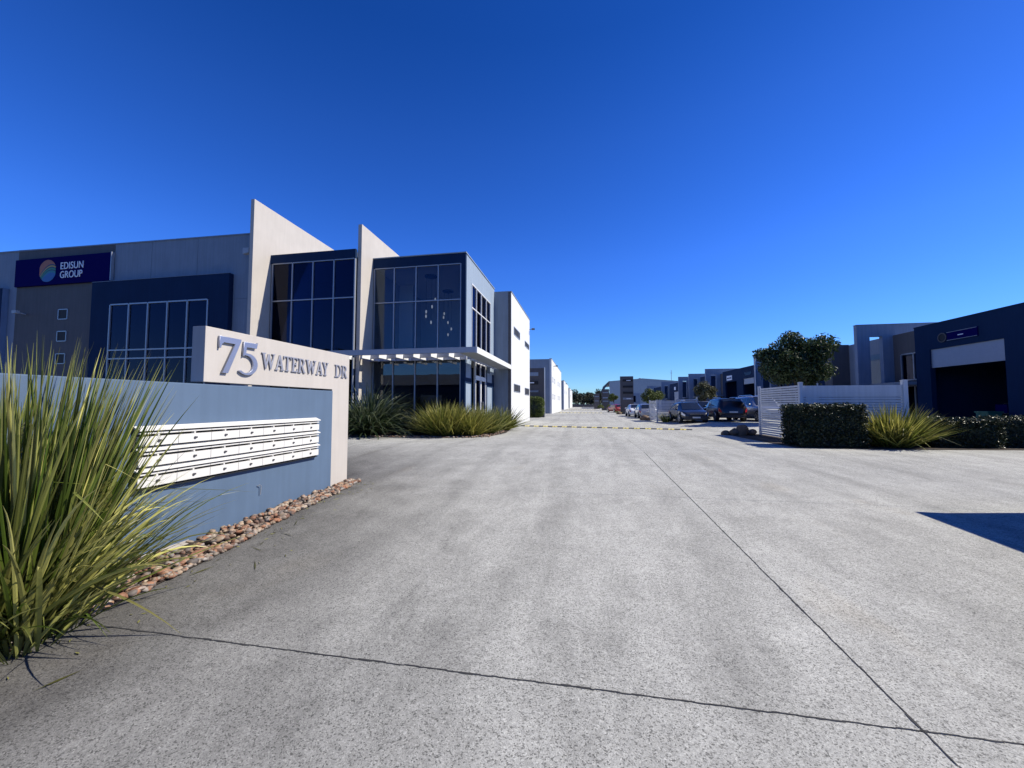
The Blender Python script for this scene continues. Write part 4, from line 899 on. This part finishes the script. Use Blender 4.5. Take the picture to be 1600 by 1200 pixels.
# bed at the office
mb = MB(); poly = [(-14.5, 15.6), (-9.5, 15.35), (-6.3, 15.6), (-4.6, 16.0), (-4.0, 17.0), (-3.75, 19.0), (-4.1, 22.0), (-4.6, 24.8), (-5.7, 24.8), (-5.7, 18.45), (-11, 18.45), (-14.5, 18.4)]
mb.add([(x, y, gz(x, y) + .02) for x, y in poly], [tuple(range(len(poly)))]); bed2 = struct('planting_bed', mb, M['soil'])
rest = MB(); rr = random.Random(21)
rock1 = rms[5]
for k in range(900):
    u = rr.random(); 
    if u < .5: x = rr.uniform(-10.5, -4.5); y = 15.45 + max(0, (x + 6.3) * .25) + rr.random() * .9
    else: y = rr.uniform(16, 24.5); x = -3.95 - .1 * max(0, y - 19) * 1.0 - rr.random() * .8
    s = rr.uniform(.02, .05); rest.add([Vector((v.co.x * s * 1.2 + x, v.co.y * s + y, v.co.z * s * .7 + gz(x, y) + .03)) for v in rock1.vertices], [tuple(p.vertices) for p in rock1.polygons])
rest.build('stone', M['stone'], bed2, smooth=True)['kind'] = 'stuff'
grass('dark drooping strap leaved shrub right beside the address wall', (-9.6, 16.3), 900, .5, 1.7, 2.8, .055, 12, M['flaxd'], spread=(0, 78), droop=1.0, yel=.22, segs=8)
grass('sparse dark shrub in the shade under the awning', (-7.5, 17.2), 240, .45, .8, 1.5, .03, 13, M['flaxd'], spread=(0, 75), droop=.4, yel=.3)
grass('biggest olive and yellow grass clump at the office corner', (-6.1, 16.7), 2100, .58, .7, 1.85, .032, 14, M['flaxy'], spread=(0, 72), droop=.4, yel=.3)
grass('second grass clump overlapping the biggest one toward the doors', (-5.1, 17.0), 1300, .42, .6, 1.7, .032, 24, M['flaxy'], spread=(0, 72), droop=.4, yel=.45)
grass('duller olive grass clump between the big clump and the white wall', (-4.6, 18.3), 1000, .34, .6, 1.65, .03, 15, M['flax'], spread=(0, 72), droop=.4, yel=.3)
grass('bright green spiky clump in front of the white block corner', (-4.3, 20.8), 380, .22, .9, 1.8, .045, 16, M['flaxy'], spread=(0, 85), droop=.2, yel=.1)
grass('bright yellow green spiky clump between the hedges on the right', (9.95, 14.95), 1200, .42, .8, 1.6, .04, 17, M['flaxy'], spread=(0, 70), droop=.4, yel=.3)
grass('small pale strappy plant at the tail of the dark hatchback', (6.3, 32.2), 150, .2, .5, .95, .03, 18, M['flaxy'], spread=(4, 60), droop=.4, yel=.3)
grass('low strappy plant by the tall right pylon', (4.95, 58.6), 100, .3, .4, .7, .03, 19, M['flax'], spread=(4, 70), droop=.4, yel=.4)

def leaves(mb_, pts, size, seed, flat=0.5):
    rd = random.Random(seed)
    for (p, t0, v0) in pts:
        n = Vector((rd.gauss(0, 1), rd.gauss(0, 1), rd.gauss(0, 1) + .4)).normalized(); a = n.orthogonal().normalized(); a = Matrix.Rotation(rd.uniform(0, 6.28), 3, n) @ a; b = n.cross(a)
        s = size * rd.uniform(.6, 1.3); mb_.col = (min(1, max(0, t0 + rd.gauss(0, .22))), min(1, max(0, v0 + rd.gauss(0, .25))), 0)
        mb_.add([p - a * s, p + b * s * .45 + n * s * .1, p + a * s, p - b * s * .45 + n * s * .1], [(0, 1, 2, 3)])
def hedge(label, x0, x1, y0, y1, h, n, seed, mat=None, top_round=0.0, leaf=.04, gap=None):
    t = T('hedge', label, 'hedge', ((x0 + x1) / 2, (y0 + y1) / 2, gz(x0, y0)), 'clipped hedges on the right' if x0 > 0 else None)
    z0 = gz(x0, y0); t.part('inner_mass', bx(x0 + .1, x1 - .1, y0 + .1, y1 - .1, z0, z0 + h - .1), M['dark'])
    rd = random.Random(seed); pts = []
    for k in range(n):
        f = rd.random(); A = [(x1 - x0) * h, (x1 - x0) * (y1 - y0), (y1 - y0) * h, (y1 - y0) * h]; s = rd.random() * sum(A); d = abs(rd.gauss(0, .05))
        u, v = rd.random(), rd.random()
        if s < A[0]: p = Vector((x0 + (x1 - x0) * u, y0 + d, z0 + h * v))
        elif s < A[0] + A[1]: p = Vector((x0 + (x1 - x0) * u, y0 + (y1 - y0) * v, z0 + h - d + .03 * noise.noise(Vector((u * 9, v * 3, seed))) * 2))
        elif s < A[0] + A[1] + A[2]: p = Vector((x0 + d, y0 + (y1 - y0) * u, z0 + h * v))
        else: p = Vector((x1 - d, y0 + (y1 - y0) * u, z0 + h * v))
        nn = noise.noise(p * 3); p += Vector((rd.gauss(0, .03), rd.gauss(0, .04) + nn * .05, rd.gauss(0, .03) + nn * .03)); pts.append((p, .4 + nn * .5, .45 + nn * .4))
    m_ = MB(); leaves(m_, pts, leaf, seed); t.part('foliage', m_, mat or M['hedge'])['kind'] = 'stuff'
    return t
hedge('tall clipped dark block hedge in front of the slat fence', 6.95, 8.85, 14.25, 15.6, 1.37, 15000, 31)
hedge('low loose dark hedge right of the spiky clump', 11.0, 13.0, 14.9, 15.9, .92, 8000, 32)
hedge('low dark hedge at the right edge of the view', 13.35, 17.5, 15.2, 16.2, .98, 9000, 33)
mb = MB(); poly = [(6.6, 19.9), (6.5, 18.0), (6.75, 14.1), (9, 14.05), (13, 14.6), (18, 15.0), (18, 17), (11.3, 16.6), (8.2, 16.6), (8.15, 20.2), (6.9, 20.4)]
mb.add([(x, y, .015) for x, y in poly], [tuple(range(len(poly)))]); struct('planting_bed', mb, M['soil'])
# topiary on the left
tp = T('topiary', 'rounded clipped topiary bush against the grey sign wall', 'bush', (-5.0, 41.6, 0))
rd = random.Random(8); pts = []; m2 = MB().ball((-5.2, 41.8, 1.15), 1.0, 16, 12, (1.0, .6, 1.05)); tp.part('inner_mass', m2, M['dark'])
for k in range(9000):
    d = Vector((rd.gauss(0, 1), rd.gauss(0, 1), rd.gauss(0, 1))).normalized(); d = Vector([math.copysign(abs(c) ** .6, c) for c in d]); r = rd.uniform(.9, 1.02)
    p = Vector((-5.2 + d.x * 1.08 * r, 41.8 + d.y * .7 * r, 1.15 + d.z * 1.12 * r)); 
    if p.z > 0: pts.append((p, .4, .6))
m_ = MB(); leaves(m_, pts, .06, 8); tp.part('foliage', m_, M['hedgeg'])['kind'] = 'stuff'

# trees
def tree(name, label, loc, h, cr, ch, mat, nleaf, leaf, seed, trunks=1, z0=None, cz=None, group=None, lump=14, trunk_r=.12, cols=(.4, .5)):
    rd = random.Random(seed); zb = gz(loc[0], loc[1]) if z0 is None else z0; t = T(name, label, 'tree', (loc[0], loc[1], zb), group)
    cz = (h - ch) if cz is None else cz; centre = Vector((loc[0], loc[1], zb + h - ch)); lumps = []
    for k in range(lump):
        while True:
            d = Vector((rd.uniform(-1, 1), rd.uniform(-1, 1), rd.uniform(-1, 1)))
            if d.length < 1: break
        c = centre + Vector((d.x * cr * .72, d.y * cr * .72, d.z * ch * .72)); lumps.append((c, rd.uniform(.28, .46) * min(cr, ch * 1.2) * (1 if lump < 40 else .84)))
    m_ = MB()
    for q in range(trunks):
        a = rd.uniform(0, 6.28); base = Vector((loc[0] + .12 * math.cos(a) * (trunks > 1), loc[1] + .12 * math.sin(a) * (trunks > 1), zb))
        top = centre + Vector((rd.uniform(-.3, .3) * cr, rd.uniform(-.3, .3) * cr, 0)); mid = base.lerp(top, .5) + Vector((rd.uniform(-.1, .1), rd.uniform(-.1, .1), 0)) * cr * .6
        m_.tube([base, base.lerp(mid, .5), mid, top], [trunk_r, trunk_r * .85, trunk_r * .7, trunk_r * .4], 8)
    t.part('trunk', m_, M['bark'], smooth=True)
    m_ = MB()
    for c, r in lumps:
        s = centre + Vector((0, 0, -ch * .7)); s.z = max(s.z, zb + .3); md = s.lerp(c, .5) + Vector((rd.uniform(-.15, .15), rd.uniform(-.15, .15), .1)) * cr * .5
        m_.tube([s, md, c], [trunk_r * .45, trunk_r * .3, trunk_r * .12], 5)
    t.part('limb', m_, M['bark'], smooth=True)
    pts = []
    for k in range(nleaf):
        c, r = lumps[rd.randrange(len(lumps))]; d = Vector((rd.gauss(0, 1), rd.gauss(0, 1), rd.gauss(0, 1))).normalized(); rr3 = r * rd.random() ** .35 * (1 + .35 * noise.noise(d * 2.3 + c)); p = c + Vector((d.x, d.y, d.z * .8)) * rr3
        if p.z > zb + .2: pts.append((p, cols[0] + .3 * noise.noise(p * 1.3), cols[1] + .5 * noise.noise(p * 2.1 + Vector((7, 0, 0)))))
    m_ = MB(); leaves(m_, pts, leaf, seed); t.part('crown', m_, mat)['kind'] = 'stuff'
    return t
tree('broadleaf_tree', 'large dark spreading tree behind the near slat fence', (13.05, 27.0), 5.9, 2.55, 1.85, M['treed'], 21000, .10, 41, 4, lump=46, trunk_r=.09)
tree('broadleaf_tree', 'olive leaved street tree behind the black cherry SUV', (11.4, 40.0), 3.45, 1.15, 1.15, M['treeb'], 5000, .08, 42, 3, lump=16, trunk_r=.06)
tree('broadleaf_tree', 'bright green tree behind the tall right pylon', (9.1, 55.0), 3.5, 1.5, 1.35, M['treeg'], 5000, .10, 43, 2, lump=16, trunk_r=.07)
tree('broadleaf_tree', 'small green tree between the two larger grey pylons', (6.6, 90.0), 4.2, 1.2, 1.4, M['treeg'], 3000, .13, 44, 1, lump=12, trunk_r=.07)
for i, (x, y) in enumerate(((4.3, 96), (6.2, 92))):
    tb = T('round_shrub', ('round pale shrub left of the middle pylon', 'round pale shrub right of the middle pylon')[i], 'bush', (x - .3, y, 0), 'round shrubs by the far pylons')
    pts = []; rd = random.Random(i + 60)
    for k in range(1200):
        d = Vector((rd.gauss(0, 1), rd.gauss(0, 1), abs(rd.gauss(0, 1)))).normalized() * rd.uniform(.7, 1); pts.append((Vector((x - .3, y, .55)) + d * .85, .6, .7))
    m_ = MB(); leaves(m_, pts, .09, i); tb.part('foliage', m_, M['treeg'])['kind'] = 'stuff'
rd = random.Random(77)
for k in range(24):
    x = -24 + k * 3.6 + rd.uniform(-1.2, 1.2); y = (228 if k % 2 else 240) + rd.uniform(-5, 5); hh = rd.uniform(8.2, 11.0) + (k % 2 == 0) * 1.2
    lab = '%s dark eucalypt from the left end of the far tree line' % ('first second third fourth fifth sixth seventh eighth ninth tenth eleventh twelfth thirteenth fourteenth fifteenth sixteenth seventeenth eighteenth nineteenth twentieth twenty-first twenty-second twenty-third twenty-fourth'.split()[k])
    tree('eucalypt_tree', lab, (x, y), hh, 4.2, hh * .46, M['eucalypt'], 1500, .5, 100 + k, 1, z0=0, group='far eucalypt tree line', lump=16, trunk_r=.2)
sc_ = MB(); pts = []
for k in range(5000): pts.append((Vector((rd.uniform(-28, 65), rd.uniform(222, 238), rd.random() ** .7 * 5.0)), .4, .4))
leaves(sc_, pts, .6, 3); o = sc_.build('understorey', M['eucalypt']); tag(o, 'dark scrub filling below the far eucalypts', 'scrub', None, 'stuff')

# boulders
for (x, y, s, lab, sd) in ((7.05, 19.3, (.26, .2, .34), 'upright dark boulder nearest the slat fence', 3), (6.75, 19.4, (.26, .24, .22), 'rounded brown boulder with a pale patch, middle of the row', 9), (6.4, 19.5, (.2, .2, .14), 'low brown boulder at the driveway end of the row', 5),
                       (5.35, 36.6, (.45, .3, .28), 'dark pointed boulder by the pale fence', 15), (5.75, 36.2, (.3, .25, .22), 'pinkish boulder by the pale fence', 25), (7.5, 19.6, (.3, .25, .18), 'small boulder tucked against the fence post', 35), (5.05, 58.2, (.35, .3, .3), 'grey boulder at the foot of the tall pylon', 45)):
    me = rock_mesh(sd, True, 3); me.materials.clear(); me.materials.append(M['boulder']); o = link_mesh('boulder', me, None, (x, y, gz(x, y) + s[2] * .55)); o.scale = s; o.rotation_euler = (0, 0, sd); tag(o, lab, 'boulder', 'boulders beside the driveway')

rd = random.Random(91); lit = MB()
for k in range(110):
    y = rd.uniform(1.2, 7.4); x = edge_x(y) + abs(rd.gauss(0, .35)) ; a = rd.uniform(0, 6.28); l = rd.uniform(.012, .05) if k % 5 else rd.uniform(.06, .16); w = rd.uniform(.003, .009)
    d = Vector((math.cos(a), math.sin(a), 0)); n_ = Vector((-d.y, d.x, 0)); p0 = Vector((x, y, gz(x, y) + .006)); lit.col = (.7, rd.uniform(0, .6), 0)
    lit.add([p0 - d * l, p0 - n_ * w + Vector((0, 0, .004)), p0 + d * l + Vector((0, 0, .004)), p0 + n_ * w], [(0, 1, 2, 3)])
o = lit.build('leaf_litter', M['flax']); tag(o, 'dry leaf litter scattered on the concrete beside the stone bed', 'leaf litter', None, 'stuff')

# ------------------------------------------------------------------ out of frame: what the shadow at the right and the reflections come from
ew = T('entry_wall', 'blue entry wall standing across the driveway, throwing a shadow on the slabs', 'wall', (7.3, 4.5, -.3))
ew.part('wall_body', bx(7.05, 7.35, 0.5, 7.1, -.6, 2.05), M['signblue'], bevel=.01); ew.part('coping', bx(7.0, 7.4, 0.45, 7.15, 2.05, 2.09), M['beige'])
op = T('street_warehouse', 'navy and cream warehouse across the street behind the camera', 'building', (-12, -52, -.7))
op.part('wall', bx(-90, 60, -60, -48, -.8, 5.9), M['navy']); op.part('upper_wall', bx(-90, 60, -60.0, -47.9, 5.9, 8.3), M['beige'])
for k in range(8): op.part('door', bx(-50 + k * 13, -45 + k * 13, -47.95, -47.8, -.8, 3.6), M['midgrey'])
for k, (x, y) in enumerate(((-45, -32), (-53, -35), (-66, -34), (9, -42))): tree('street_tree', ('first', 'second', 'third', 'fourth')[k] + ' street tree from the left across the road behind the camera', (x, y), (13.5, 11, 12, 7)[k], 4.2, 4.0, M['treed'], 3500, .3, 200 + k, 1, group='street trees across the road', lump=12)
